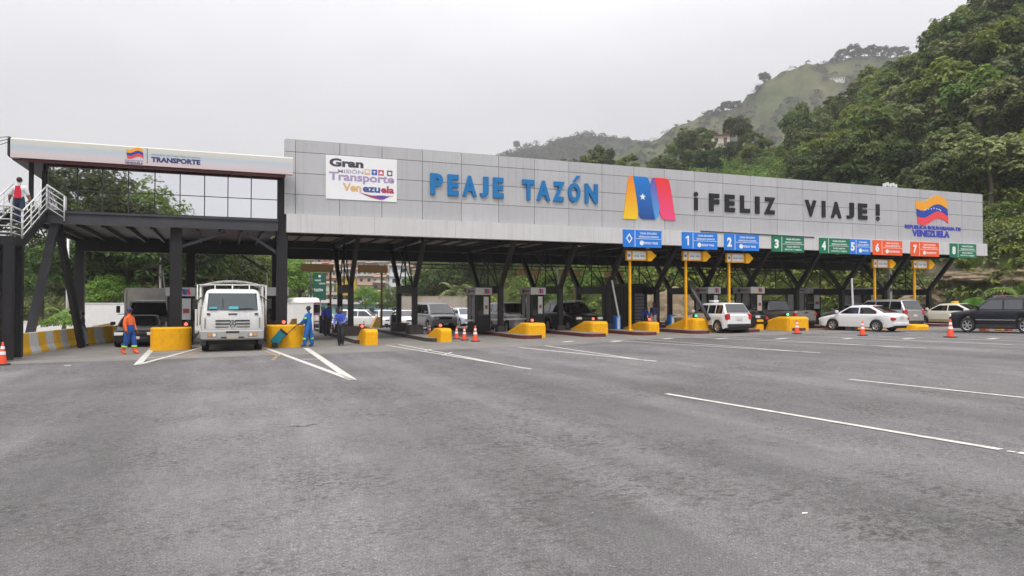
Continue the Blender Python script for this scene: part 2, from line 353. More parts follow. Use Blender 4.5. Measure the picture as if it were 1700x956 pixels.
for k, ix in enumerate(ISL[2:]):                           # frame per island: two posts, V branches, beam
    zg = gz(ix,38)+.15; mb = MB()
    ya, yb = 36.95, 40.6
    for y in (ya, yb): mb.box((ix-.13,y-.13,zg),(ix+.13,y+.13,2.75))
    mb.beam((ix,ya,2.6),(ix,yb,2.6),.22,.42)
    mb.beam((ix,ya,2.7),(ix,34.75,5.3),.2,.24); mb.beam((ix,yb,2.7),(ix,42.9,5.2),.2,.24)
    mb.beam((ix,34.6,5.12),(ix,43.8,5.12),.2,.3)
    mb.build('support_frame', M['steel'], canopy, True)
    mb = MB()
    for a,b in (((ya+.25,2.8),(38.6,5.0)), ((yb-.25,2.8),(38.9,5.0)), ((ya+.3,2.8),(40.6,5.0)), ((38.8,2.8),(38.8,5.0))):
        if k%2 and a[1] == b[1]: continue
        mb.cyl((ix-.05,a[0],a[1]),(ix-.05,b[0],b[1]),.035,n=6)
    mb.build('brace_rod', M['steel'], canopy, True)
    for y in (ya, yb): mb = MB(); q = .38 if k < 2 else .24; mb.rbox((ix-q,y-q,zg),(ix+q,y+q,zg+q*1.3),.03); mb.build('post_footing', M['kerbdark'], canopy, True)
mb = MB(); mb.cyl((25.05,33.2,.95),(25.3,37.5,5.15),.11,n=12); mb.build('diagonal_brace', M['steel2'], canopy, True)
mb = MB()
for i,px in enumerate((700,850,960,1075,1173,1235,1320,1390)):
    x = XY(px, 35.2); mb.cbox((x,35.2,4.98),(.22,.16,.12)); mb.beam((x,35.2,5.04),(x,35.2,5.2),.04,.04)
mb.build('floodlight', M['chrome'], canopy, True)
mb = MB(); x = XY(1470, 34.3)
for i in range(5): mb.cbox((x+i*.24,34.3,9.45+.07*(i%2)),(.16,.14,.22)); 
mb.beam((x-.2,34.3,9.34),(x+1.2,34.3,9.34),.05,.05); mb.build('roof_floodlight', M['white'], canopy, True)

# lettering -------------------------------------------------------------------
def letters(defs, material, thick):
    for ch, a, b, z0, z1 in defs:
        mb = MB(); put_text(mb, ch, XY(a,FY), XY(b,FY), z0, z1, FY, thick, .05); o = mb.build('letter', material, canopy, True)
peaje = [('P',713.6,734.4),('E',742.5,760.5),('A',767,790.5),('J',796,810),('E',818,835),('T',866.5,886.5),('A',890.5,912.5),('Z',917.5,936),('O',942.5,962.5),('N',970.5,991.5)]
letters([(c,a,b,7.14,8.17) for c,a,b in peaje], M['letterblue'], .12)
mb = MB(); a = XY(951,FY); mb.prism([(a,8.26),(a+.14,8.26),(a+.42,8.55),(a+.2,8.55)], lambda u,v,s: (u, FY-.12+s*.12, v)); mb.build('accent', M['letterblue'], canopy, True)
fel = [('F',1177.5,1194),('E',1203.5,1220),('L',1229,1245),('I',1254,1261),('Z',1269,1287),('V',1337,1355.5),('I',1365,1370.5),('A',1380,1397),('J',1406,1418),('E',1425.5,1440)]
letters([(c,a,b,7.1,8.1) for c,a,b in fel], M['letterblack'], .07)
def bang(pa, pb, up):
    mb = MB(); a = XY(pa,FY); b = XY(pb,FY); z0, z1 = (7.1,7.8) if up else (7.4,8.12); c = (a+b)/2; wd=(b-a)/2
    mb.prism([(c-wd*.7,z0),(c+wd*.7,z0),(c+wd*.7,z1),(c-wd*.7,z1)], lambda u,v,s:(u,FY-.07+s*.07,v))
    zc = 8.0 if up else 7.2
    mb.prism([(c+.14*math.cos(t*math.pi/6), zc+.13*math.sin(t*math.pi/6)) for t in range(12)], lambda u,v,s:(u,FY-.07+s*.07,v))
    mb.build('letter', M['letterblack'], canopy, True)
bang(1151.5,1159.5,True); bang(1454,1461.5,False)

# ribbon logo: four bands, colour runs along each band as printed
def grad(name, c0, c1, z0, z1):
    m = mat(name, c0, .45, 0, 0); t = m.node_tree; tcn = t.nodes.new('ShaderNodeTexCoord'); s = t.nodes.new('ShaderNodeSeparateXYZ'); r = t.nodes.new('ShaderNodeMapRange')
    r.inputs[1].default_value = z0; r.inputs[2].default_value = z1; mx = t.nodes.new('ShaderNodeMixRGB'); mx.inputs[1].default_value = (*c0,1); mx.inputs[2].default_value = (*c1,1)
    t.links.new(tcn.outputs['Object'], s.inputs[0]); t.links.new(s.outputs['Z'], r.inputs[0]); t.links.new(r.outputs[0], mx.inputs[0]); t.links.new(mx.outputs[0], t.nodes['Principled BSDF'].inputs['Base Color']); return m
def logo(parent, x0, x1, z0, z1, Y, big=True, axis=None):
    W = x1-x0; H = z1-z0
    P = lambda pts: [(x0+u*W, z0+v*H) for u,v in pts]
    A = P([(0,.0),(.25,.0),(.27,.12),(.30,.3),(.19,1),(.14,1),(.10,.95)])
    B = P([(.18,1),(.43,1),(.47,.96),(.50,.86),(.52,.6),(.56,.25),(.60,.04),(.58,.02),(.36,.02),(.31,.06),(.28,.16),(.24,.55),(.20,.86)])
    Cc = P([(.60,1),(.55,.98),(.51,.82),(.50,.66),(.51,.4),(.55,.12),(.58,.02),(.62,.03),(.67,.12),(.685,.3),(.67,.5),(.64,.8)])
    D = P([(.58,1),(.82,1),(.87,.95),(.90,.8),(1.0,.02),(.78,.02),(.73,.06),(.69,.18),(.67,.45),(.62,.85)])
    cols = [((.85,.55,.01),(.85,.22,.01)), ((.012,.06,.28),(.0,.19,.58)), ((.05,.35,.75),(.16,.07,.36)), ((.83,.07,.22),(.80,.03,.03))]
    ez = wloc(parent).z
    if big:
        lg = None
        for i,(pl,cc) in enumerate(zip((A,B,Cc,D), cols)):
            mb = MB(); d = (.050,.060,.045,.055)[i]
            mb.prism(pl, lambda u,v,s: (u, Y-d+s*(d-.002), v))
            o = mb.build('ribbon', grad('ribbon_%d'%i, cc[0], cc[1], z0-ez, z1-ez), lg or parent, True)
            if lg is None: o.name = 'logo'; lg = o
        mb = MB(); cx, cz, r = x0+.36*W, z0+.53*H, .085*H
        mb.prism([(cx+(r if k%2==0 else r*.42)*math.sin(k*math.pi/5), cz+(r if k%2==0 else r*.42)*math.cos(k*math.pi/5)) for k in range(10)], lambda u,v,s:(u,Y-.068+s*.007,v))
        mb.build('star', M['signwhite'], lg, True)
    else:
        mb = MB(); f = (lambda u,v,s: (u, Y-.006+s*.005, v)) if axis != 'x' else (lambda u,v,s: (Y-.006+s*.005, -u, v))
        for i,pl in enumerate((A,B,Cc,D)): mb.prism(pl, f, i)
        return mb.build('logo', [flat(tuple((c0+c1)/2 for c0,c1 in zip(*cc)),.5) for cc in cols], parent, True)
lz = lambda py,px: onY(px,py,FY).z
logo(canopy, XY(1034.5,FY), XY(1121.5,FY), lz(364,1052), lz(292.5,1052), FY)
def flag(parent, x0, x1, z0, z1, Y, stars=True, d=.03, name='flag_emblem'):
    W=x1-x0; H=z1-z0; n=14; root=None
    wv = lambda u: .13*H*math.sin(u*2*math.pi*.95 - 2.6)
    for i,(c,a,b) in enumerate((((.85,.36,.02),.62,1.0),((.01,.055,.36),.31,.62),((.80,.055,.075),0,.31))):
        pts = [(x0+W*(k/n)+.03*W*(2-i*0)*(1-b), z0+H*(.1+.8*a)+wv(k/n)) for k in range(n+1)] + [(x0+W*(k/n)+.03*W*2*(1-b), z0+H*(.1+.8*b)+wv(k/n)) for k in range(n,-1,-1)]
        mb = MB(); mb.prism(pts, lambda u,v,s:(u,Y-d+s*(d-.002),v)); o = mb.build(name if root is None else 'stripe', flat(c,.5), root or parent, True)
        root = root or o
    if stars:
        mb = MB()
        for k in range(8):
            t = math.pi*(.12+.76*k/7); cx = x0+W*.53-W*.28*math.cos(t); cz = z0+H*.45+H*.10*math.sin(t)+ (H*.03 if cx>x0+W*.5 else 0); r=.035*H
            mb.prism([(cx+(r if q%2==0 else r*.45)*math.sin(q*math.pi/5), cz+(r if q%2==0 else r*.45)*math.cos(q*math.pi/5)) for q in range(10)], lambda u,v,s:(u,Y-d-.006+s*.005,v))
        mb.build('star', M['signwhite'], root, True)
    return root
fl = flag(canopy, XY(1521.5,FY), XY(1573,FY), lz(373,1548), lz(325.5,1548), FY)
mb = MB(); put_text(mb,'REPUBLICA BOLIVARIANA DE',XY(1503,FY),XY(1596,FY),lz(379,1503),lz(372.5,1503),FY,.03,.03); put_text(mb,'VENEZUELA',XY(1515,FY),XY(1577,FY),lz(392,1515),lz(381,1515),FY,.03,.05)
mb.build('caption', M['royal'], canopy, True)

# printed banner on the left of the fascia ---------------------------------------
a, b = XY(540,FY), XY(658,FY); z1 = lz(256.5,541); z0 = lz(329.5,541); ban = empty('banner', ((a+b)/2, FY-.03, z0), 0, 'white banner with purple and grey lettering on the fascia left of the blue letters', 'banner')
mb = MB(); mb.box((a,FY-.04,z0),(b,FY-.002,z1)); mb.build('board', M['signwhite'], ban, True)
def bt(s, u0,u1,v0,v1, col, off=.03):      # fractions of the board
    mb = MB(); put_text(mb, s, a+(b-a)*u0, a+(b-a)*u1, z0+(z1-z0)*v0, z0+(z1-z0)*v1, FY-.041, .006, off); mb.build('lettering', flat(col,.5), ban, True)
bt('Gran',.045,.52,.74,.93,(.06,.05,.07),.05); bt('MISIÓN',.16,.52,.60,.71,(.42,.35,.50),.02); bt('Transporte',.04,.96,.37,.62,(.38,.30,.48),.03)
bt('Ven',.23,.49,.19,.38,(.70,.45,.22),.04); bt('ezu',.51,.76,.19,.32,(.05,.10,.30),.04); bt('ela',.77,.96,.19,.36,(.42,.04,.10),.04)
for i,(u,c) in enumerate(((.54,(.72,.5,.25)),(.64,(.04,.1,.42)),(.735,(.55,.04,.12)),(.86,(.12,.11,.13)))):
    mb = MB(); cx = a+(b-a)*(u+.035); cz = z0+(z1-z0)*.665; s=.13
    mb.rbox((cx-s,FY-.05,cz-s),(cx+s,FY-.041,cz+s),.003,0)
    sym = [[(-.08,-.06),(.08,-.06),(.08,.03),(.04,.03),(.04,.07),(-.08,.07)], [(-.015,-.08),(.015,-.08),(.015,0),(.08,0),(.08,.03),(.015,.04),(0,.09),(-.015,.04),(-.08,.03),(-.08,0),(-.015,0)], [(-.08,-.07),(.08,-.07),(.08,-.03),(0,.09),(-.08,-.03)], [(-.07,-.04),(-.05,-.08),(.05,-.08),(.07,-.04),(.07,.06),(-.07,.06)]][i]
    mb.prism([(cx+u2,cz+v2) for u2,v2 in sym], lambda u2,v2,s2:(u2,FY-.058+s2*.006,v2), 1); mb.build('icon', [flat(c,.5), M['signwhite']], ban, True)
for pts,c in (([(.45,.165),(.62,.06),(.80,.0),(.70,.08),(.55,.13)],(.40,.04,.12)), ([(.62,.10),(.80,.02),(.90,.10),(.80,.115)],(.12,.06,.38)), ([(.86,.10),(.80,.115),(.70,.12),(.95,.125),(.93,.10)],(.70,.50,.32))):
    mb = MB(); mb.prism([(a+(b-a)*u,z0+(z1-z0)*(v+.02)) for u,v in pts], lambda u,v,s:(u,FY-.046+s*.004 - .0015*len(pts),v)); mb.build('swoosh', flat(c,.5), ban, True)

# lane signs on the lower band ---------------------------------------------------
def lane_sign(num, pa, pb, mat_, colour, lines, label):
    a = XY(pa,BY); b = XY(pb,BY); z0, z1 = 4.86, 5.79; y = BY-.03
    r = empty('lane_sign', ((a+b)/2, y, z0), 0, label, 'sign', 'numbered lane signs along the lower band')
    mb = MB(); mb.box((a,y,z0),(b,BY-.002,z1)); mb.build('board', mat_, r, True)
    W = b-a; d = .30 if W > 1.5 else .42; mb = MB()
    if num == '◇':
        cx=a+W*.16; cz=(z0+z1)/2; P=[(0,.27),(.2,0),(0,-.27),(-.2,0)]; Q=[(0,.17),(.125,0),(0,-.17),(-.125,0)]
        for k in range(4):
            q=[P[k],P[(k+1)%4],Q[(k+1)%4],Q[k]]; mb.prism([(cx+u,cz+v) for u,v in q], lambda u,v,s:(u,y-.008+s*.007,v))
    else:
        cx=a+W*(d/2); zc=(z0+z1)/2
        if num=='1': mb.prism([(.0,-.27),(.10,-.27),(.10,.27),(.02,.27),(-.11,.17),(-.11,.09),(.0,.15)], lambda u,v,s:(cx+u,y-.008+s*.007,zc+v))
        else: put_text(mb,num,cx-.16,cx+.16,zc-.27,zc+.27,y,.007,.05)
    mb.build('numeral', M['signwhite'], r, True); mb = MB()
    if W > 1.5:
        mb.box((a+W*d,y-.006,z0+.03),(a+W*d+.03,y-.001,z1-.03)); mb.box((a+W*(d+.03),y-.006,(z0+z1)/2-.01),(b-.04,y-.001,(z0+z1)/2+.012))
        L0 = a+W*(d+.10); R0 = b-W*.08
        put_text(mb,lines[0],L0+.1,R0-.1,z1-.22,z1-.12,y,.006,.02); put_text(mb,lines[1],L0,R0,z1-.40,z1-.29,y,.006,.02)
        if len(lines) == 3:
            mb.prism([(L0+.2+.13*math.cos(t*math.pi/8), z0+.24+.13*math.sin(t*math.pi/8)) for t in range(16)], lambda u,v,s:(u,y-.006+s*.005,v)); put_text(mb,lines[2],L0+.36,R0-.05,z0+.18,z0+.30,y,.006,.03)
        else: put_text(mb,lines[2],L0+.15,R0-.15,z0+.27,z0+.36,y,.006,.02); put_text(mb,lines[3],L0,R0,z0+.09,z0+.19,y,.006,.02)
    else:
        for k,s in enumerate(lines): put_text(mb,s,a+W*.47+(.0 if k==1 else .1),b-W*.1-(0 if k==1 else .1),z1-.34-k*.15,z1-.24-k*.15,y,.006,.02)
    mb.build('lettering', M['signwhite'], r, True)
T1 = ['CANAL EXCLUSIVO','VEHÍCULOS LIVIANOS','SOLO TAG']; T2 = T1[:2] + ['PAGO MIXTO','EFECTIVO Y TARJETA']; T3 = ['CANAL EXCLUSIVO','TRANSPORTE','SOLO EFECTIVO']
for num,pa,pb,mm,cn,ln,lab in (
  ('◇',1034,1098,'bluesign','blue',T1,'blue lane sign with a white diamond, hung left of the sign numbered 1'),
  ('1',1132,1191,'bluesign','blue',T1,'blue lane sign with a white numeral 1'),
  ('2',1202,1260,'bluesign','blue',T1,'blue lane sign with a white numeral 2'),
  ('3',1281,1335,'greensign','green',T2,'green lane sign with a white numeral 3'),
  ('4',1360,1410,'greensign','green',T2,'green lane sign with a white numeral 4, touching the small blue sign'),
  ('5',1410.4,1445,'bluesign','blue',['CANAL','EXCLUSIVO','MOTOS'],'narrow blue lane sign with a white numeral 5 beside the green 4'),
  ('6',1449,1498,'orangesign','orange',T3,'orange lane sign with a white numeral 6'),
  ('7',1512,1559,'orangesign','orange',T3,'orange lane sign with a white numeral 7'),
  ('8',1577,1621,'greensign','green',T2,'green lane sign with a white numeral 8 near the right end of the band')):
    lane_sign(num,pa,pb,M[mm],cn,ln,lab)

# ------------------------------------------------------------------ islands
ord_ = ['first','second','third','fourth','fifth','sixth','seventh','eighth','ninth','tenth','eleventh','twelfth','thirteenth','fourteenth']
for k, ix in enumerate(ISL):
    hw = .62 if k not in (2,3) else .5
    y0 = 32.3; y1 = 48.5; g0 = gz(ix, y0); r = empty('traffic_island', (ix, 40, gz(ix,40)), 0, 'long low concrete toll island, %s from the left, with painted kerb sides' % ord_[k], 'traffic island', 'toll islands between the lanes')
    mb = MB(); pl = [(ix-hw,y0+.5),(ix-hw*.6,y0+.1),(ix,y0),(ix+hw*.6,y0+.1),(ix+hw,y0+.5),(ix+hw,y1),(ix-hw,y1)]
    n = len(pl); vs = [(x,y,g0-.05) for x,y in pl]+[(x,y,g0+.17) for x,y in pl]; mb.add(vs,[(i,(i+1)%n,n+(i+1)%n,n+i) for i in range(n)])
    mb.build('kerb', M['kerbred'] if k > 3 else M['kerbdark'], r, True)
    mb = MB(); mb.add([(x,y,g0+.172) for x,y in pl],[tuple(range(n))]); mb.build('pavement', M['conc'], r, True)

# yellow crash barriers at the island noses ------------------------------------------
def crash_barrier(px, py, wd, ht, ln, kind, label, light):
    g = G(px, py); g0 = g.z; hw = wd/2
    r = empty('crash_barrier', (g.x, g.y+.4, g0), 0, label, 'crash barrier', 'yellow crash barriers at the island noses'); mb = MB()
    if kind == 'round':                       # drum nose with straight sides behind
        pl = [(hw*math.cos(t), -.55*math.sin(t)+.55) for t in [math.pi*i/14 for i in range(15)]]; pl = [(u,v) for u,v in pl]; pl += [(-hw,1.3),(hw,1.3)]
        n = len(pl); vs = []
        for z,s in ((0,1),(ht-.03,1),(ht,.97)): vs += [(g.x+u*s, g.y+.55+(v-.55)*s, g0+z) for u,v in pl]
        fs = [(j*n+i,j*n+(i+1)%n,(j+1)*n+(i+1)%n,(j+1)*n+i) for j in range(2) for i in range(n)] + [tuple(range(2*n,3*n))]; mb.add(vs, fs, 0, False)
    else:                                     # full-height nose then a ramp going back
        c = .18; yb = 1.0; rows = []
        for v,h,s in ((-.02,ht-.12,.80),(0.05,ht-.03,.9),(.22,ht,1),(yb,ht,1),(yb+ln*.5,ht*.66,1),(yb+ln,ht*.36,1),(yb+ln+.02,ht*.3,.98)):
            w2 = hw*s; rows.append([(g.x-w2*1.04,g.y+v,g0),(g.x-w2*1.0,g.y+v,g0+max(.05,h-.12)),(g.x-w2*.96,g.y+v,g0+h-.03),(g.x-w2*.88,g.y+v,g0+h),(g.x+w2*.88,g.y+v,g0+h),(g.x+w2*.96,g.y+v,g0+h-.03),(g.x+w2,g.y+v,g0+max(.05,h-.12)),(g.x+w2*1.04,g.y+v,g0)])
        mb.grid(rows, 0, False); mb.add(rows[0],[tuple(range(8))]); mb.add(rows[-1],[tuple(range(8))])
    b = mb.build('barrier_body', M['yellow'], r, True, bevel=.04)
    if light:
        mb = MB(); lx, lz_ = g.x+light[1], g0+ht; mb.cbox((lx,g.y+.75,lz_+.12),(.2,.14,.2)); mb.build('signal_housing', M['black'], r, True)
        mb = MB(); mb.cyl((lx,g.y+.60,lz_+.13),(lx,g.y+.67,lz_+.13),.068,n=14); mb.build('signal_lamp', M['redlight' if light[0]=='r' else 'greenlight'], r, True)
    return r
crash_barrier(282,582,1.5,.90,0,'round','broad round nosed yellow barrier right of the black car, left of the white truck',('r',.55))
crash_barrier(477,577,1.55,.92,0,'round','broad yellow barrier right of the white truck, behind the worker with the trolley',('r',-.1))
crash_barrier(617,573,.62,.68,.9,'ramp','smallest narrow yellow barrier right of the walking woman',('r',-.3))
crash_barrier(741,568,.6,.62,1.3,'ramp','narrow yellow barrier just left of the three orange cones',('r',-.1))
crash_barrier(892,561,1.05,.74,1.7,'ramp','yellow ramped barrier in front of the booth, fifth of the row from the left',('r',-.0))
crash_barrier(997,556,1.05,.72,1.6,'ramp','yellow ramped barrier in front of the black vehicle nose, sixth from the left',('r',-.1))
crash_barrier(1086,553,.8,.62,1.7,'ramp','low yellow ramped barrier in front of the dark louvred room',('r',.1))
crash_barrier(1172,552,1.45,.80,1.9,'ramp','yellow ramped barrier at the foot of the diagonal steel pipe',('g',-.2))
crash_barrier(1262,548,.6,.72,.8,'ramp','small tapered yellow barrier right of the white compact car',('g',-.0))
crash_barrier(1328,549,1.5,.80,2.2,'ramp','yellow ramped barrier in front of the grey pickup truck',('g',-.3))
crash_barrier(1432,546,1.2,.5,1.6,'ramp','low yellow barrier mostly hidden behind the white sedan',None)
crash_barrier(1532,548,1.2,.32,1.6,'ramp','low yellow barrier showing between the silver and cream cars',None)

# ------------------------------------------------------------------ booths
def booth(ix, y, wd, ln, label, hz=2.42, body='black'):
    g0 = gz(ix,y)+.172; r = empty('toll_booth', (ix,y+ln/2,g0), 0, label, 'toll booth', 'toll booths on the islands')
    a,b = ix-wd/2, ix+wd/2; top = g0+hz; mb = MB()
    mb.box((a+.03,y+.03,g0),(b-.03,y+ln-.03,g0+.85)); mb.box((a+.03,y+.03,g0+.85),(a+.12,y+.12,top-.4)); mb.box((b-.12,y+.03,g0+.85),(b-.03,y+.12,top-.4)); mb.box((a+.03,y+ln-.12,g0+.85),(a+.12,y+ln-.03,top-.4)); mb.box((b-.12,y+ln-.12,g0+.85),(b-.03,y+ln-.03,top-.4)); mb.box((a+.2,y+ln*.45,g0+.85),(b-.2,y+ln*.5,top-.4))
    mb.build('booth_body', M['steel'], r, True)
    mb = MB(); mb.box((a+.12,y+.05,g0+.85),(b-.12,y+.07,top-.4)); mb.box((a+.05,y+.13,g0+.85),(a+.07,y+ln-.13,top-.4)); mb.build('window', M['glass'], r, True)
    mb = MB(); mb.box((a+wd*.52,y+.02,g0+.95),(b-.14,y+.045,top-.5)); mb.build('poster', flat((.66,.66,.66),.5), r, True)
    mb = MB(); mb.box((a+wd*.60,y+.01,g0+1.25),(b-.2,y+.018,g0+1.45)); mb.build('poster_picture', flat((.35,.08,.06),.5), r, True)
    mb = MB(); mb.box((a+.02,y+ln*.15,g0+.5),(a+.028,y+ln*.45,top-.42)); mb.box((a+.02,y+ln*.6,g0+.5),(a+.028,y+ln*.85,top-.42)); mb.build('side_panel', flat((.42,.42,.43),.5), r, True)
    mb = MB(); mb.rbox((a-.04,y-.05,top-.40),(b+.04,y+ln+.05,top),.012); mb.build('header', flat((.60,.60,.62),.45), r, True)
    logo(r, ix-.02, ix+wd*.38, top-.34, top-.07, y-.052, False)
    mb = MB(); x2 = a-.042; mb.box((x2-.006,y+ln*.55,top-.3),(x2,y+ln*.75,top-.1),0); put_text(mb,'MINISTERIO', -(y+ln*.5), -(y+.15), top-.24, top-.15, x2, .005, .02, 1, axis='x'); mb.build('header_lettering', [flat((.4,.05,.1),.5), M['navy']], r, True)
booth(ISL[0]+.15, 36.2, 1.15, 2.2, 'narrow booth with a white header partly behind the left front column')
booth(ISL[1]-.1, 36.2, 1.0, 2.2, 'narrow booth mostly hidden behind the column right of the white truck')
booth(13.35, 37.6, .9, 1.6, 'booth with white header between the three cones and the silver off-roader')
booth(16.5, 37.3, .85, 1.6, 'booth with white header and red picture poster behind the fifth yellow barrier')
booth(27.7, 36.2, .85, 1.5, 'booth with grey side panel behind the diagonal pipe and white compact car')
booth(30.8, 36.0, 1.0, 1.6, 'booth with grey header above the roof of the white compact car')
booth(ISL[11]+.0, 39.4, 1.3, 2.2, 'booth glimpsed above the silver car under the far right of the canopy')
booth(ISL[12]+.6, 38.6, 1.3, 2.2, 'booth glimpsed under the last canopy frame above the cream taxi')
# dark louvred room
ix = 23.7; g0 = gz(ix,40)+.172; r = empty('equipment_room', (ix,39.5,g0), 0, 'black windowless equipment room with a pale louvred door on the eighth island', 'equipment room')
mb = MB(); mb.box((23.2,38.3,g0),(24.3,42.1,g0+2.55)); y=38.6
while y < 42.0: mb.box((23.175,y,g0+.1),(23.198,y+.05,g0+2.5)); y += .35
mb.build('wall', M['steel'], r, True)
mb = MB(); z = g0+.1
while z < g0+2.1: mb.box((23.4,38.26,z),(24.05,38.298,z+.16)); z += .2
mb.build('louvred_door', flat((.16,.16,.18),.5), r, True)
mb = MB(); mb.box((23.1,38.2,g0+2.553),(24.4,42.2,g0+2.66)); mb.build('roof', M['steel'], r, True)

# height signs ---------------------------------------------------------------------
def arrow_sign(px, Y, z0, z1, wl, back, label, base=None):
    x = XY(px, Y); g0 = gz(x,Y)+.172; r = empty('height_sign', (x,Y,g0), 0, label, 'sign', 'arrow shaped signs on yellow poles')
    wr = wl[1]; a = x-wl[0]; b = x+wr
    mb = MB(); mb.box((x-.055,Y+.03,g0),(x+.055,Y+.14,z1-.05)); mb.rbox((x-.13,Y-.04,g0),(x+.13,Y+.21,g0+.08),.01); mb.build('pole', M['brown'] if back else M['yellow'], r, True)
    body = M['brown'] if back else M['yellow']; mb = MB(); d=.09
    mb.box((a,Y-.12,z0),(b,Y+.02,z1))
    if not back:
        mb.prism([(b+.001,z0),(b+.22,z0-.03),(b+.55,(z0+z1)/2),(b+.22,z1+.0),(b+.001,z1)], lambda u,v,s:(u,Y-.28+s*.30,v))
    mb.build('box', body, r, True)
    if not back:
        mb = MB(); mb.box((a+.05,Y-.132,z0+.06),(x-.06,Y-.121,z1-.06)); mb.box((x+.06,Y-.132,z0+.06),(b-.04,Y-.121,z1-.06)); mb.build('face', M['signwhite'], r, True)
        mb = MB(); put_text(mb,'ALTURA',x+.12,x+.45,z0+.2,z0+.29,Y-.133,.004); put_text(mb,'4,50 m',x+.53,b-.1,z0+.2,z0+.30,Y-.133,.004,.04); mb.cbox((a+.05+(x-.06-a-.05)/2,Y-.135,(z0+z1)/2),(.14,.004,.14)); mb.build('lettering', flat((.25,.2,.25),.5), r, True)
H=[('yellow arrow sign on a pole directly below the white diamond lane sign',1047),('yellow arrow sign on a pole directly below lane sign 1',1140),('yellow arrow sign on a pole directly below lane sign 2',1212),('yellow arrow sign on a pole below lane sign 6, beside the black and white post',1454),('yellow arrow sign on a pole below lane sign 7',1520)]
for lab,px in H:
    z1 = onY(px, {1047:416,1140:417,1212:420.5,1454:430.5,1520:432}[px], 34.2).z
    arrow_sign(px, 34.2, z1-.54, z1, (.32,.92), False, lab)
for lab,px,Y,wl in (('shade-brown back of a sign on the leftmost rear pole, above the walking woman',549,46.3,(1.80,.15)),('shade-brown back of a sign on the second rear pole from the left',634,46.3,(1.55,.35)),('shade-brown back of a sign on a rear pole between the two white topped booths',889,47,(1.4,.4)),('shade-brown back of a sign on a rear pole above the black off-roader',955,47.3,(1.35,.4)),('shade-brown back of a sign on a rear pole left of the black equipment room',1026,47.5,(1.2,.4))):
    arrow_sign(px, Y, 3.78, 4.26, wl, True, lab)

# barrier gates ----------------------------------------------------------------------
def gate(px, py, col, tip, label, h=.95):
    g = G(px,py); r = empty('barrier_gate', (g.x,g.y,g.z), 0, label, 'barrier gate', 'lane barrier gates')
    mb = MB(); mb.rbox((g.x-.17,g.y-.2,g.z),(g.x+.17,g.y+.2,g.z+h),.03); mb.build('cabinet', col, r, True)
    t = onY(tip[0],tip[1],g.y-.25); p = Vector((g.x,g.y-.25,g.z+h*.88)); mb = MB(); mb.beam(p,t,.05,.09); mb.build('boom', M['white'], r, True)
    if col is M['bluesign']:
        mb = MB(); mb.box((g.x-.08,g.y-.21,g.z+.1),(g.x+.08,g.y-.202,g.z+h-.1)); mb.build('decal', M['signwhite'], r, True)
gate(895,552,M['white'],(772,532),'white barrier cabinet with its boom lowered behind the three orange cones')
gate(931,551,M['white'],(924,446),'white barrier cabinet with raised boom in front of the black off-roader')
gate(1024,551,M['bluesign'],(1014,456),'blue and white barrier cabinet with raised boom left of the black equipment room')
gate(1114,549,M['bluesign'],(1172,524),'blue barrier cabinet with its boom lowered in front of the rocky bank')
gate(281,566,M['white'],(270,449),'raised white boom between the box truck and the left front column')
gate(447,563,M['white'],(443,452),'raised white boom just right of the white truck')
gate(1411,548,M['white'],(1414,462),'raised white boom above the white sedan')
# striped post on the right
g = Vector((XY(1477,37.5),37.5,0)); g.z = gz(g.x,37.5)+.172; r = empty('marker_post', g, 0, 'white post with black letter blocks beside the yellow pole below lane sign 6', 'post')
mb = MB(); mb.box((g.x-.12,37.4,g.z),(g.x+.12,37.6,g.z+4.0)); mb.build('post', M['white'], r, True)
mb = MB()
for k in range(3): mb.box((g.x-.07,37.385,g.z+2.1+k*.5),(g.x+.07,37.398,g.z+2.35+k*.5))
mb.build('mark', M['black'], r, True)
# ------------------------------------------------------------------ office bridge (pavilion)
PX0 = XY(14,33.2); PX1 = XY(485,33.2)
pav = empty('office_bridge', ((PX0+PX1)/2, 38, gz(-2,38)), 0, 'raised mirror glazed office on black steel columns over the left lanes', 'building')
fm = mat('printed_fascia', (.7,.7,.68), .5, 0, 0); t = fm.node_tree; tcn = t.nodes.new('ShaderNodeTexCoord'); s = t.nodes.new('ShaderNodeSeparateXYZ'); r_ = t.nodes.new('ShaderNodeMapRange')
r_.inputs[1].default_value = 7.53-gz(-2,38); r_.inputs[2].default_value = 8.33-gz(-2,38); cr = t.nodes.new('ShaderNodeValToRGB'); e = cr.color_ramp.elements
e[0].position=0; e[0].color=(.60,.50,.50,1); e[1].position=1; e[1].color=(.62,.61,.54,1); q=e.new(.3); q.color=(.60,.55,.57,1); q=e.new(.58); q.color=(.47,.55,.62,1); q=e.new(.75); q.color=(.60,.60,.55,1)
t.links.new(tcn.outputs['Object'], s.inputs[0]); t.links.new(s.outputs['Z'], r_.inputs[0]); t.links.new(r_.outputs[0], cr.inputs[0]); t.links.new(cr.outputs[0], t.nodes['Principled BSDF'].inputs['Base Color'])
mb = MB(); prof=[(33.2,7.55),(33.2,8.27),(33.24,8.31),(33.5,8.31),(33.5,7.55)]
mb.prism([(y,z) for y,z in prof], lambda u,v,s: (PX0 if s==0 else PX1, u, v)); fas = mb.build('fascia', fm, pav, True)
mb = MB(); mb.rbox((PX0-.12,33.25,7.6),(PX0-.002,33.9,8.36),.05); mb.build('fascia_end', M['black'], pav, True)
mb = MB(); mb.box((PX0+.3,33.27,7.44),(PX1-.3,33.5,7.547)); mb.build('fascia_red_trim', flat((.10,.012,.012),.5), pav, True)  # dark red stripe under the printed fascia
mb = MB(); mb.box((PX0,33.51,7.5),(X0-.05,42.3,7.62)); mb.build('roof', M['steel2'], pav, True)
zf = lambda py,px: onY(px,py,33.2).z
flag(fas, XY(207.5,33.2), XY(235,33.2), zf(263,220), zf(244.5,220), 33.2, False, .012, 'emblem')
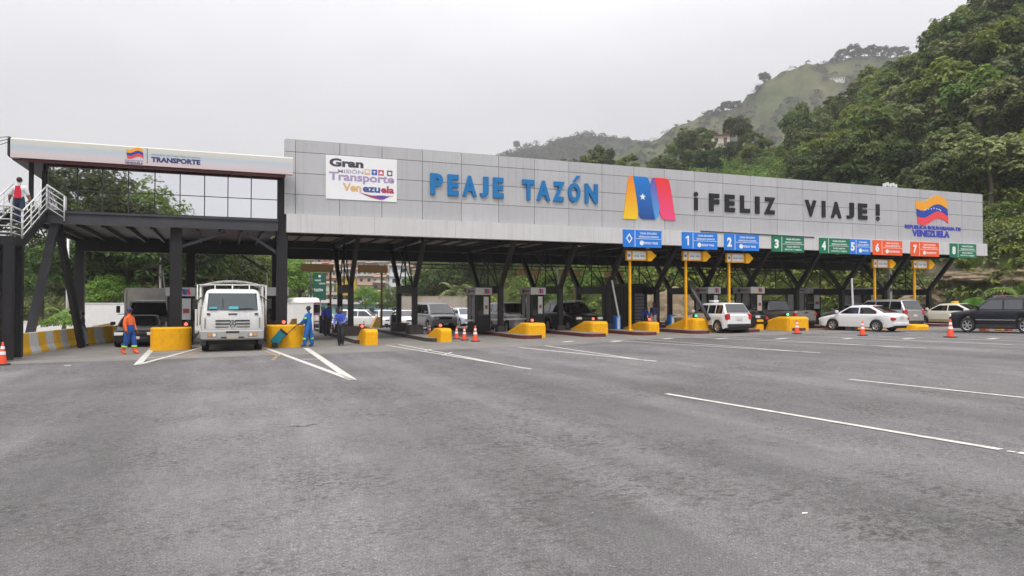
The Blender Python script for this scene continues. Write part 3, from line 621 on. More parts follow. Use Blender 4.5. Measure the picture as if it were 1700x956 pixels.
mb = MB(); put_text(mb,'VENEZUELA',XY(205,33.2),XY(235.5,33.2),zf(271.5,205),zf(267.5,205),33.2,.006,.03); put_text(mb,'REPÚBLICA BOLIVARIANA DE',XY(205,33.2),XY(235.5,33.2),zf(266,205),zf(264.3,205),33.2,.006,.0)
put_text(mb,'TRANSPORTE',XY(249,33.2),XY(331,33.2),zf(268.5,249),zf(259.8,249),33.2,.008,.05); mb.box((XY(242,33.2),33.19,zf(271,242)),(XY(242,33.2)+.02,33.199,zf(246,242)))
mb.build('lettering', M['navy'], fas, True)
mb = MB(); put_text(mb,'Ministerio del Poder Popular para el',XY(250,33.2),XY(330.5,33.2),zf(258.6,250),zf(254.6,250),33.2,.006,.0); mb.build('small_lettering', flat((.25,.26,.27),.5), fas, True)
# glazing
GX0 = XY(77,33.8); GX1 = XY(460,33.8)
ms = [GX0] + [XY(p,33.8) for p in (127,168,211.8,255.7,297.6,338.4,377.3,416)] + [GX1]
for i in range(len(ms)-1):
    for a,b in ((5.63,6.46),(6.48,7.46)):
        mb = MB(); tx = .0015*((i*7)%5-2); mb.box((ms[i]+.012,33.8,a),(ms[i+1]-.012,33.83,b)); o = mb.build('window_pane', M['mirror'], pav, True)
mb = MB()
for x in ms: mb.box((x-.02,33.78,5.62),(x+.02,33.84,7.47))
mb.box((GX0,33.775,6.455),(GX1,33.845,6.485)); mb.build('mullion', M['black'], pav, True)
mb = MB(); mb.box((GX0,33.9,5.6),(GX1,42.0,7.5)); mb.build('office_wall', M['steel'], pav, True)
mb = MB(); mb.box((PX0+.5,36.0,5.6),(GX0-.03,36.1,7.5)); mb.box((PX0+.45,34.0,5.6),(PX0+.6,34.15,7.5)); mb.box((PX0+.95,34.0,5.6),(PX0+1.02,34.07,7.5)); mb.build('entrance_recess', M['steel'], pav, True)
mb = MB(); mb.box((PX0+1.1,33.9,7.40),(PX0+1.9,34.6,7.44)); mb.build('canopy_light', M['signwhite'], pav, True)
DX0 = -6.95
mb = MB(); mb.box((DX0,33.75,5.14),(2.26,34.0,5.50)); mb.box((DX0,33.68,5.503),(2.26,34.0,5.60)); mb.box((DX0,33.70,5.08),(2.26,34.05,5.137)); mb.build('front_beam', M['steel2'], pav, True)
mb = MB(); mb.box((DX0,34.02,5.2),(2.26,42.1,5.56)); x = DX0+.5
while x < 2.2: mb.beam((x,34.06,5.1),(x,42.0,5.1),.09,.19); x += .9
mb.box((DX0,42.12,4.5),(2.8,42.3,5.4)); mb.box((DX0-.1,34.05,5.0),(DX0+.02,42.1,5.5)); mb.build('floor_deck', M['steel'], pav, True)
for cx,cy,wd,zt in ((-1.88,34.3,.46,5.07),(2.47,34.3,.46,7.55),(-1.6,42.2,.42,4.5),(2.72,42.2,.42,4.5),(-6.75,42.2,.42,4.5)):
    zb = gz(cx,cy)+ (.172 if cx>-3 else 0); mb = MB(); h=wd/2
    mb.box((cx-h,cy-h,zb),(cx-h*.0-.0,cy+h,zt)) if False else mb.box((cx-h,cy-h,zb),(cx+h,cy+h,zt))
    mb.box((cx-h-.08,cy-h-.08,zb+.001),(cx+h+.08,cy+h+.08,zb+.05)); mb.build('column', M['steel'], pav, True)
for y in (34.3,42.2):
    zt = 5.05 if y<40 else 4.5; o = zt-5.05
    mb = MB(); mb.beam((-1.65,y,4.32+o),(.1,y,5.0+o),.10,.12); mb.build('knee_brace', M['steel2'], pav, True)
    mb = MB(); mb.beam((2.25,y,4.15+o),(.95,y,5.0+o),.10,.12); mb.build('knee_brace', M['steel2'], pav, True)
mb = MB(); mb.beam((-7.28,34.1,.0),(-6.35,34.1,5.1),.30,.30); mb.build('raking_column', M['steel2'], pav, True)  # lit column: the light on it is put into a paler steel
mb = MB(); mb.beam((-5.55,35.3,.0),(-6.28,34.3,5.1),.22,.22); mb.build('raking_column', M['steel'], pav, True)
# stairs
st = empty('stair', (-7.1,30,gz(-7,30)), 0); st.parent = pav; st.location = Vector((-7.1,30,0)) - pav.location
sa = (33.6,5.55); sb = (29.9,4.12); n=8
mb = MB(); mb.beam((-6.55,sa[0],sa[1]-.12),(-6.55,sb[0],sb[1]-.12),.08,.34); mb.beam((-7.7,sa[0],sa[1]-.12),(-7.7,sb[0],sb[1]-.12),.08,.34)
for i in range(n): y = sa[0]+(sb[0]-sa[0])*(i+.5)/n; z = sa[1]+(sb[1]-sa[1])*(i+.5)/n; mb.box((-7.66,y-.2,z-.05),(-6.59,y+.2,z))
mb.box((-9.4,28.4,3.85),(-6.5,29.9,4.12)); mb.box((-8.2,33.6,5.35),(-6.5,34.0,5.5))
mb.build('flight', M['steel'], st, True)
mb = MB()
for x,y in ((-6.62,28.55),(-6.62,29.75),(-7.15,28.55),(-7.25,29.75),(-8.2,28.6),(-8.9,29.7)): mb.box((x-.14,y-.14,0),(x+.14,y+.14,3.86))
mb.beam((-9.3,29.2,.1),(-7.2,29.2,3.8),.1,.32)
for z in (1.0,2.1,3.0): mb.beam((-9.2,29.6,z),(-6.6,29.6,z),.08,.14)
mb.build('stair_tower', M['steel'], st, True)
def rail(p, q, n, name='railing', par=st, h=1.0):
    mb = MB(); p = Vector(p); q = Vector(q)
    for i in range(n+1): a = p.lerp(q,i/n); mb.cyl(a, a+Vector((0,0,h)), .028, n=8)
    for k in range(5): u = Vector((0,0,h*(.12+.22*k))); mb.cyl(p+u,q+u,.032 if k==4 else .018,n=6)
    mb.build(name, M['white'], par, True)
rail((-6.55,sa[0],sa[1]),(-6.55,sb[0],sb[1]),3); rail((-7.7,sa[0],sa[1]),(-7.7,sb[0],sb[1]),3)
rail((-6.55,29.85,4.12),(-6.55,28.45,4.12),1); rail((-6.55,28.45,4.12),(-9.3,28.45,4.12),4); rail((-6.55,33.62,5.6),(-5.95,33.64,5.18),1); rail((-5.95,33.64,5.18),(-5.7,33.66,4.9),1,h=.72) if False else None
rail((-6.55,33.65,5.6),(-6.6,36.0,5.6),2)

# ------------------------------------------------------------------ kerb wall on the left, walls behind
kw = [G(-60,603),G(0,595.5),G(60,587),G(120,576.5),G(155,572),G(200,567)]; kw[-1] = Vector((kw[-1].x,kw[-1].y,0))
kw += [Vector((-5.55,40,0)),Vector((-5.6,46,0))]
def spl(pts, d):                        # even stations along a polyline
    out=[Vector(pts[0])]; 
    for a,b in zip(pts,pts[1:]):
        a=Vector(a);b=Vector(b);n=max(1,round((b-a).length/d))
        out += [a.lerp(b,i/n) for i in range(1,n+1)]
    return out
kp = spl([(p.x,p.y,0) for p in kw], .26)
root = empty('barrier_wall', (kw[1].x,kw[1].y,0), 0, 'low concrete barrier wall painted in yellow and white blocks curving along the left lane', 'barrier wall')
mb = MB(); rows=[]
for i,p in enumerate(kp):
    d = (kp[min(i+1,len(kp)-1)]-kp[max(i-1,0)]).normalized(); nn = Vector((-d.y,d.x,0)); g=gz(p.x,p.y); 
    rows.append([p+nn*o+Vector((0,0,g+h)) for o,h in ((-.0,-.05),(.0,.10),(.09,.28),(.14,.80),(.34,.80),(.39,.28),(.48,-.05))])
for i in range(len(rows)-1): mb.grid(rows[i:i+2], (i//3)%2, False)
mb.add(rows[0],[tuple(range(7))],0); mb.add(rows[-1],[tuple(range(7))],0)
mb.build('wall', [mat('kerb_yellow',(.74,.42,.02),.7,0,.1,2,dirt=.3), mat('kerb_white',(.58,.58,.57),.7,0,.1,2,dirt=.35)], root, True)
def wall_run(name, pa, pb, t0, t1, h, material, label, cat='wall', thick=.2, z=0):
    a = polar(pa,t0); b = polar(pb,t1); g=min(gz(a.x,a.y),gz(b.x,b.y)); mb = MB(); mb.beam((a.x,a.y,g+h/2-.2),(b.x,b.y,g+h/2-.2),thick,h+.4)
    mb.beam((a.x,a.y,g+h+.03),(b.x,b.y,g+h+.03),thick+.08,.06); return tag(mb.build(name, material), label, cat)
wall_run('boundary_wall', 136, 520, 50, 58, 2.15, M['wallw'], 'tall white rendered boundary wall behind the box truck')
wall_run('boundary_wall', -200, 137, 46, 49, 1.05, M['wallw'], 'lower white boundary wall left of the tall white wall')
mb = MB(); a = polar(131,50.2); mb.box((a.x-.18,a.y-.2,-.1),(a.x+.18,a.y+.2,2.15)); tag(mb.build('gate_pillar', M['yellow']), 'narrow ochre pillar at the left end of the tall white wall', 'pillar')
wall_run('block_wall', 668, 775, 92, 86, 3.4, mat('beige_block',(.42,.37,.30),.9,0,.15,.6,dirt=.3), 'beige block retaining wall behind the white van', thick=.3)

# lamp posts and poles --------------------------------------------------------------
def lamp_post(px, t, py0, py1, label, arm=True):
    p = polar(px,t); g = gz(p.x,p.y); top = EYE+(500-py0)/FPX*t; r = empty('lamp_post',(p.x,p.y,g),0,label,'pole'); mb = MB(); mb.cyl((p.x,p.y,g),(p.x,p.y,top),.11,.07,n=10)
    mb.build('pole', M['white'], r, True)
    if arm: mb = MB(); mb.beam((p.x,p.y,top-.15),(p.x+.9,p.y,top+.0),.05,.05); mb.cbox((p.x+1.1,p.y,top),(.5,.2,.09)); mb.build('lamp_head', M['white'], r, True)
lamp_post(112,50,395,555,'white lamp post standing left of the rear left column'); lamp_post(266,58,425,0,'white pole rising behind the box truck',False); lamp_post(386,75,405,0,'white lamp post rising behind the stake truck')
lamp_post(870,62,478,0,'thin white pole between the two middle booths',False)

# cones ---------------------------------------------------------------------------------
def make_cone(g, h, label, group='traffic cones around the toll lanes', tilt=0):
    r = empty('traffic_cone', g, 0, label, 'traffic cone', group); mb = MB()
    s = h; mb.rbox((-.25*s,-.25*s,0),(.25*s,.25*s,.045),.012); mb.build('base', M['rubber'], r)
    mb = MB(); prof = [(.185*s,.045),(.04*s,h*.97),(.03*s,h),(.0001,h)]; mb.lathe(prof, n=16)
    mb.build('cone', M['cone'], r); mb = MB()
    rr = lambda z: (.185 + (.04-.185)*(z-.045)/(h*.97-.045))*s
    for a,b in ((.46,.60),(.70,.82)):
        mb.lathe([(rr(h*a)+.004,h*a),(rr(h*b)+.004,h*b)], n=16)
    mb.build('reflective_collar', M['signwhite'], r); return r
for px,py,h,lab in ((4,606,.72,'orange cone with white collars standing in front of the yellow and white wall'),
  (758,563,.62,'leftmost of the three cones beside the fourth yellow barrier'),(771,565,.66,'middle one of the three cones beside the fourth yellow barrier'),(789,567,.74,'right and tallest of the three cones beside the fourth yellow barrier'),
  (1237,551,.72,'cone standing right behind the white compact car'),(1323,554,.74,'cone standing in front of the yellow barrier before the grey pickup'),(1432,557,.74,'cone standing beside the rear wheel of the white sedan'),(1578,560,.86,'taller cone with a white top in front of the black off-roader nose'),
  (461,546,.5,'small cone glimpsed behind the second yellow barrier'),(664,555,.7,'cone left of the two black posts near the white cars'),(676,556,.7,'cone right beside a black post footing'),(697,557,.7,'cone in front of the white van'),(713,558,.7,'cone left of the fourth yellow barrier, nearest to it'),
  (728,556,.6,'cone half hidden behind the ramp of the fourth yellow barrier'),(604,548,.6,'cone glimpsed just left of the small narrow barrier')):
    make_cone(G(px,py), h, lab)
mb = MB(); g=G(600,553); mb.rbox((g.x-.16,g.y-.12,g.z),(g.x+.16,g.y+.12,g.z+.42),.03); tag(mb.build('fuel_can', flat((.6,.02,.02),.5)), 'small red container standing left of the small narrow barrier', 'container')
for px,c,lab in ((1634,(.8,.15,.03),'orange base block glimpsed under the black off-roader'),(1660,(.75,.4,.02),'yellow block glimpsed under the black off-roader'),(1672,(.7,.04,.02),'red block glimpsed under the black off-roader')):
    g = G(px,549); mb = MB(); mb.rbox((g.x-.2,g.y-.2,g.z),(g.x+.2,g.y+.2,g.z+.25),.04); tag(mb.build('kerb_block', flat(c,.6)), lab, 'block')
# small control pedestals on the left islands
for px,py,lab in ((533,553,'grey turnstile pedestal left of the walking woman'),(897-245,552,'grey pedestal right of the small narrow barrier'),(661-5,551,'second grey pedestal standing close beside another right of the narrow barrier')):
    g = G(px,py); r = empty('pedestal', g, 0, lab, 'pedestal'); mb = MB(); mb.rbox((g.x-.11,g.y-.2,g.z),(g.x+.11,g.y+.2,g.z+1.0),.02); mb.build('post', M['steel2'], r, True); mb=MB(); mb.rbox((g.x-.13,g.y-.22,g.z+1.002),(g.x+.13,g.y+.22,g.z+1.06),.02); mb.build('cap', M['black'], r, True)
for px,py,lab in ((487,552,'pale yellow ramp end of the third island near the seated figure'),(627,548,'pale yellow ramp end glimpsed behind the small narrow barrier'),(1128,546,'yellow ramp end glimpsed behind the blue barrier cabinet')):
    g=G(px,py); mb=MB(); mb.prism([(-.7,.0),(.35,0),(.35,.75),(-.1,.75)] if px<1000 else [(-.35,0),(.9,0),(.9,.35),(-.35,.75)], lambda u,v,s:(g.x+u*.6, g.y+s*.6, g.z+v+ .1))
    tag(mb.build('ramp_block', mat('pale_yellow',(.72,.45,.12),.6,0,.1,3)), lab, 'crash barrier')

# overhead cables at the left end of the building
mb = MB()
for k in range(3):
    a = Vector((PX0-.1,33.5,8.4-.1*k)); b = Vector((PX0-7,31+k,8.2-.9*k)); pv=None
    for i in range(11): t=i/10; p=a.lerp(b,t)-Vector((0,0,.5*math.sin(math.pi*t))); 
    pts=[a.lerp(b,i/10)-Vector((0,0,.5*math.sin(math.pi*i/10))) for i in range(11)]
    for p,q in zip(pts,pts[1:]): mb.cyl(p,q,.014,n=5,cap=False)
tag(mb.build('cable', M['black']), 'thin black cables leaving the upper left corner of the office bridge', 'cable')
# ------------------------------------------------------------------ vehicles
def lerpf(pts, x):
    if x >= pts[0][0]: return pts[0][1]
    for (a,b),(c,d) in zip(pts,pts[1:]):
        if x >= c: return b + (d-b)*(a-x)/(a-c) if a != c else d
    return pts[-1][1]
def paint(col, rough=.28, metal=0): 
    key=('car',col,metal)
    if key not in _mc: _mc[key] = mat('car_paint', col, rough, metal, .03, 2, coat=.2 if max(col)>.1 else .05, spec=.5 if max(col)>.1 else .3)
    return _mc[key]
SHAPES = dict(
 # belt: x (front positive) -> z ; roof: windscreen base, windscreen top, rear top, rear window base ; wins: side windows polygons
 sedan=dict(L=4.5,W=1.74,H=1.46,wb=2.6,wr=.31,belt=[(2.25,.62),(2.15,.74),(1.2,.93),(.95,.97),(-1.35,1.0),(-2.1,.98),(-2.25,.80)],roof=[(1.15,.94),(.30,1.42),(-.85,1.43),(-1.75,1.0)],cuts=[-.28],win=(.92,-1.28)),
 suv=dict(L=4.65,W=1.87,H=1.76,wb=2.78,wr=.37,belt=[(2.38,.75),(2.28,.95),(1.3,1.10),(1.1,1.13),(-2.2,1.17),(-2.36,1.05)],roof=[(1.05,1.12),(.32,1.71),(-1.95,1.73),(-2.28,1.16)],cuts=[-.35,-1.3],win=(.85,-2.05)),
 hatch=dict(L=4.1,W=1.74,H=1.66,wb=2.5,wr=.34,belt=[(2.05,.72),(1.95,.88),(1.05,1.02),(.9,1.05),(-1.9,1.08),(-2.04,.95)],roof=[(1.05,1.03),(.35,1.62),(-1.55,1.63),(-1.95,1.08)],cuts=[-.30,-1.0],win=(.85,-1.62)),
 van=dict(L=4.6,W=1.8,H=1.78,wb=2.8,wr=.33,belt=[(2.3,.7),(2.2,.9),(1.7,1.02),(1.55,1.06),(-2.2,1.08),(-2.3,1.0)],roof=[(1.7,1.03),(.85,1.72),(-2.0,1.75),(-2.24,1.08)],cuts=[-.05,-1.1],win=(1.4,-2.1)),
 pickup=dict(L=5.3,W=1.86,H=1.78,wb=3.2,wr=.37,belt=[(2.65,.78),(2.55,.98),(1.5,1.12),(1.3,1.14),(-.35,1.14),(-.40,1.10),(-2.6,1.10),(-2.65,1.08)],roof=[(1.35,1.13),(.65,1.72),(-.20,1.74),(-.36,1.14)],cuts=[.1],win=(1.1,-.18),bed=True),
)
def make_car(shape, col, pos, ang, label, cat='car', group=None, metal=0, lower=None, rails=False, plate_back=True, taxi=False, gcol=None):
    S = SHAPES[shape]; Ln,W,H,wb,wr = S['L'],S['W'],S['H'],S['wb'],S['wr']; hl=Ln/2; hw=W/2
    g = gz(pos[0],pos[1]); r = empty('parked_car' if False else {'pickup':'pickup_truck','van':'minivan','suv':'off_road_car','sedan':'saloon_car','hatch':'compact_car'}[shape], (pos[0],pos[1],g), ang, label, cat, group)
    P = paint(col, metal=metal); belt = S['belt']; xf, xr = wb/2+.02, -wb/2+.02; arch = wr+.07
    def hwid(x): u=abs(x)/hl; return hw*(1-.16*max(0,(u-.80)/.20)**2)
    xs_ = sorted(set([round(-hl+Ln*i/46,3) for i in range(47)] + [round(c+arch*k,3) for c in (xf,xr) for k in (-1,-.96,-.8,-.5,0,.5,.8,.96,1)]), reverse=True); rows=[]
    for x in xs_:
        zl = .24 + (.10*max(0,(abs(x)/hl-.86)/.14))
        for c in (xf,xr):
            if abs(x-c) < arch: zl = max(zl, wr + math.sqrt(arch*arch-(x-c)**2)*.98)
        zh = lerpf(belt,x); w_=hwid(x); zl=min(zl,zh-.06); h=zh-zl
        half=[(w_*.965,zl),(w_*1.0,zl+h*.3),(w_*1.0,zl+h*.62),(w_*.985,zh-.09),(w_*.955,zh-.03),(w_*.87,zh+.0),(w_*.5,zh+.02),(0,zh+.028)]
        rows.append([(x,y,z) for y,z in half]+[(x,-y,z) for y,z in reversed(half[:-1])])
    mb = MB(); mb.grid(rows,0,True); mb.add(rows[0],[tuple(range(len(rows[0])))]); mb.add(rows[-1],[tuple(range(len(rows[0])))])
    # cabin
    rf = S['roof']; bw = hw*.955; tw = hw*.76; bz = belt[0][1]
    b0 = rf[0][1]-.02
    lean = lambda z: bw + (tw-bw)*max(0,min(1,(z-b0)/(H-b0)))
    def rz(x):
        return lerpf(rf,x)
    xs2 = sorted(set([rf[0][0]+.0]+[rf[0][0]+(rf[3][0]-rf[0][0])*i/30 for i in range(31)]+[p[0] for p in rf]), reverse=True); rows=[]
    for x in xs2:
        z=rz(x); 
        if rf[1][0] > x > rf[2][0]: z += .03*math.sin(math.pi*(rf[1][0]-x)/(rf[1][0]-rf[2][0]))
        z=max(z,b0+.02); zb=b0-.03
        half=[(lean(zb),zb),(lean(zb+(z-zb)*.5),zb+(z-zb)*.5),(lean(z-.05),max(zb,z-.07)),(lean(z)-.035,z-.015),(lean(z)-.14,z+.0),(0,z+.012)]
        rows.append([(x,y,q) for y,q in half]+[(x,-y,q) for y,q in reversed(half[:-1])])
    mb.grid(rows,0,True); mb.build('body', P, r)
    mb = MB(); mb.box((-hl+.1,-hw*.80,.2),(hl-.1,hw*.80,.62))
    mb.build('underbody', M['black'], r)
    if lower:
        mb = MB()
        for s in (-1,1): mb.box((xr+arch,s*(hw*1.0)-.012,.25),(xf-arch,s*(hw*1.0)+.012,.42))
        mb.build('sill_trim', lower, r)
    GL = M['glass'] if gcol is None else gcol
    # side windows
    w0,w1 = S['win']; edges=[w0]+[c for c in S['cuts']]+[w1]; zt = lambda x: rz(x)-.10
    for s in (-1,1):
        for i in range(len(edges)-1):
            a,b = edges[i]-(.0 if i==0 else .045), edges[i+1]+(.0 if i==len(edges)-2 else .045)
            n=8; top=[]; bot=[]
            for k in range(n+1):
                x=a+(b-a)*k/n; z1=zt(x); z0=b0+.06
                if z1>z0+.01: top.append((x,z1)); bot.append((x,z0))
                elif i==0 and not top: pass
            if len(top)<2: continue
            if i==0: top=[(bot[0][0]+.05,bot[0][1]+.005)]+top
            pl = bot+top[::-1]
            mb=MB(); mb.prism(pl, lambda u,v,q: (u, s*(lean(v)+(.011 if q else -.01)), v)); mb.build('side_window', GL, r)
    # windscreen, rear window
    def slope_glass(p, q, name, sgn):
        p=Vector((p[0],0,p[1]));q=Vector((q[0],0,q[1])); d=(q-p); nrm=Vector((-d.z,0,d.x))*(-1); nrm.normalize()
        if nrm.z<0: nrm=-nrm
        a=p+d*.07; b=p+d*.90; mb=MB(); vs=[]
        for e,zz in ((a,a.z),(b,b.z)):
            for t in (-1,-.5,0,.5,1): vs.append(Vector((e.x,(lean(zz)-.09)*t,e.z))+nrm*(.026+ (0.006 if abs(t)<1 else 0)))
        vs2=[v-nrm*.03 for v in vs]; mb.add(vs+vs2,[(i,i+1,i+6,i+5) for i in range(4)]+[(10,15,16,11)]+[(0,10,14,4),(5,9,19,15),(0,5,15,10),(4,14,19,9)]); mb.build(name,GL,r)
    slope_glass(rf[0],rf[1],'windshield',1); slope_glass(rf[3],rf[2],'rear_window',-1)
    # wheels
    mt = MB(); ww=.105; mt.lathe([(wr*.66,-ww),(wr*.93,-ww),(wr,-ww*.7),(wr,ww*.7),(wr*.93,ww),(wr*.66,ww),(wr*.62,ww*.4),(.0001,ww*.4)], n=24); me_t=None
    mr_ = MB(); mr_.lathe([(wr*.66,ww*.95),(wr*.60,ww*.90),(wr*.57,ww*.45)], n=24)
    for k in range(6):
        a=k*math.pi/3; d=Vector((math.cos(a),math.sin(a),0)); mr_.beam(d*.03+Vector((0,0,ww*.75)), d*wr*.62+Vector((0,0,ww*.85)), .055,.02,0,(0,0,1))
    mr_.cyl((0,0,ww*.6),(0,0,ww*.92),.06,n=12)
    first=None
    for x in (xf,xr):
        for s in (1,-1):
            rot=(R(-90) if s>0 else R(90),0,0)
            if first is None:
                o=mt.build('wheel',M['rubber'],r); q=mr_.build('rim',M['rim'],o); first=o
            else: o=copy_tree(first,r)
            o.location=(x,s*(hwid(x)-.12),wr); o.rotation_euler=rot
    # lamps etc
    zf=belt[1][1]; 
    for s in (-1,1):
        y=s*hw*.70; mb=MB(); mb.rbox((hl-.14,min(y-.18,y+.18),zf-.20),(hl+.005,max(y-.18,y+.18),zf-.04),.03); mb.build('headlight',M['lamp'],r)
        zr_=lerpf(belt,-hl+.1)-.08; up=.30 if shape in('suv','hatch','van') else .16; y=s*hw*.80
        mb=MB(); mb.rbox((-hl-.012,min(y-.09*s,y+.09*s)-.03,zr_-.22),(-hl+.22,max(y-.09*s,y+.09*s)+.03,zr_-.2+up),.03); mb.build('taillight',M['red'],r)
        x0=rf[0][0]-.18; mb=MB(); mb.rbox((x0-.07,s*(bw+.14)-.11,b0+.08),(x0+.07,s*(bw+.14)+.09,b0+.24),.03); mb.build('mirror',P,r)
    for e in edges[1:-1] + ([edges[-1]+.2] if shape=='sedan' else []):
        mb=MB()
        for s in (-1,1): mb.cbox((e+.15,s*(hw+.005),b0-.14),(.15,.03,.03))
        mb.build('door_handle',P,r)
    mb=MB(); mb.rbox((hl-.06,-hw*.45,zf-.17),(hl+.012,hw*.45,zf-.05),.015)
    for k in range(1): mb.rbox((hl-.1,-hw*.55,.36),(hl+.02,hw*.55,.48),.02)
    mb.build('grille',M['black'],r)
    mb=MB(); mb.rbox((-hl-.03,-hw*.86,.34),(-hl+.12,hw*.86,.52),.03); mb.rbox((hl-.2,-hw*.8,.27),(hl+.03,hw*.8,.36),.02); mb.build('bumper',lower or M['black'] if shape in ('suv','hatch','van','pickup') else P,r)
    mb=MB(); zp=.80 if shape in('sedan','hatch','suv','van') else .6; mb.cbox((-hl-.026,0,zp),(.012,.34,.15)); mb.build('licence_plate',flat((.6,.6,.58),.5),r); mb=MB(); mb.cbox((hl+.028,0,.45),(.012,.34,.13)); mb.build('licence_plate',flat((.6,.6,.58),.5),r)
    if rails:
        mb=MB()
        for s in (-1,1): mb.beam((rf[1][0]-.15,s*(tw-.12),H+.06),(rf[2][0]+.1,s*(tw-.12),H+.06),.04,.04); mb.box((rf[1][0]-.3,s*(tw-.12)-.02,H-.02),(rf[1][0]-.2,s*(tw-.12)+.02,H+.05)); mb.box((rf[2][0]+.2,s*(tw-.12)-.02,H-.02),(rf[2][0]+.3,s*(tw-.12)+.02,H+.05))
        mb.build('roof_rail',M['chrome'],r)
    if S.get('bed'):
        mb=MB(); mb.box((-hl+.12,-hw+.14,1.125),(-.5,hw-.14,1.135)); mb.build('bed_shade',M['black'],r)  # black sheet painted in for the shade inside the open bed
        mb=MB(); mb.cbox((-hl-.02,0,1.0),(.012,.3,.07)); mb.build('tailgate_handle',M['black'],r)
    if taxi:
        mb=MB(); mb.rbox((-.45,-.25,H+.005),(-.20,.25,H+.14),.03); mb.build('taxi_sign',flat((.85,.45,.02),.4),r)
    return r
UP = R(90)      # heading +Y (away);  -UP heading -Y (towards the camera)
WHT=(.74,.74,.75)
c = make_car('suv',(.010,.011,.018),(37.95,25.95),UP+R(32),'black off-roader with chrome side strip seen from its left side at the right edge',rails=True,lower=M['black'],cat='car',gcol=glass('grey_glass',(.03,.034,.042),.05))
mb=MB(); mb.box((-.92,.935,.62),(1.0,.955,.66)); mb.build('side_strip',M['chrome'],c); c.scale=(.90,1,1.06)
make_car('sedan',WHT,(34.0,31.0),UP+R(12),'clean white saloon car standing in front of the grey pickup and silver car')
make_car('suv',(.42,.42,.43),(37.75,33.1),UP+R(4),'silver off-roader with red tail lamps between the white saloon and the cream taxi',metal=.5)
make_car('sedan',(.72,.72,.72),(40.7,37.8),UP,'white car mostly hidden behind the white saloon, only its roof and bonnet showing')
make_car('sedan',(.70,.68,.58),(44.6,33.6),UP+R(8),'old cream taxi saloon with a yellow roof sign behind the black off-roader',taxi=True,lower=M['oldmark'],cat='taxi')
make_car('pickup',(.24,.23,.22),(33.0,36.9),UP,'dark grey pickup truck with a pale tailgate behind a yellow barrier',metal=.4,cat='pickup truck')
c = make_car('hatch',(.76,.76,.76),(26.1,33.9),UP+R(-2),'white compact off-roader seen from behind beside the foot of the diagonal pipe',lower=M['black'])
mb=MB(); mb.rbox((.1,-.25,1.68),(.6,.1,1.80),.03); mb.build('roof_box',M['white'],c)
make_car('sedan',(.014,.014,.016),(29.4,36.6),UP,'black saloon between the white compact car and the grey pickup')
make_car('suv',(.012,.012,.013),(19.25,38.6),-UP,'black off-roader facing right behind the barriers, left of the black equipment room',rails=True,lower=M['black'])
make_car('suv',(.50,.50,.51),(16.25,40.6),-UP,'silver grey off-roader between the two white headed booths',metal=.15,lower=M['steel2'])
make_car('van',(.36,.36,.38),(12.7,45.4),-UP+R(3),'silver minivan with dark windscreen behind the three cones',metal=.5,cat='minivan')
c = make_car('sedan',(.018,.018,.02),(-3.48,37.0),-UP,'black car facing the camera in front of the box truck')
c.scale = (1,1.02,.93)
make_car('suv',(.70,.69,.66),(11.9,66),R(-24),'white station wagon with dark side windows crossing behind the walking woman',lower=flat((.45,.40,.30),.5),cat='station wagon')
far = [('van',WHT,(14.7,53.5),-UP,'white van with a raised roof left of the silver minivan'),('sedan',(.7,.7,.72),(13.9,58.5),-UP,'white car queuing right behind the third frame post'),('hatch',(.65,.66,.68),(13.6,64.8),-UP,'pale compact car queuing behind the queuing white car'),
 ('sedan',(.55,.6,.68),(17.6,54),-UP,'pale blue car roof showing behind the silver minivan'),('sedan',(.60,.60,.62),(8.4,66),-UP,'pale silver car queuing right of the small bus'),('suv',(.05,.05,.055),(7.3,70),-UP+R(12),'dark car glimpsed between the posts left of the station wagon'),
 ('sedan',WHT,(20.6,60),-UP,'white saloon further back behind the silver minivan'),('pickup',(.68,.68,.66),(18.8,69),-UP,'white pickup far back in the middle queue'),('hatch',(.50,.12,.10),(17.7,58),-UP,'red car roof glimpsed behind the pale blue car'),
 ('suv',(.45,.45,.47),(21.0,66),-UP+R(10),'grey off-roader far back in the queue'),('sedan',(.70,.70,.70),(24.5,69),-UP,'white car far back right of the booth'),('sedan',(.35,.37,.40),(9.9,72),-UP,'grey saloon at the back of the queue left of the post'),
 ('suv',(.70,.70,.70),(16.4,75),-UP,'white off-roader at the very back of the queue')]
for s_,c_,p_,a_,l_ in far: make_car(s_,c_,p_,a_,l_,group='vehicles queuing behind the plaza')

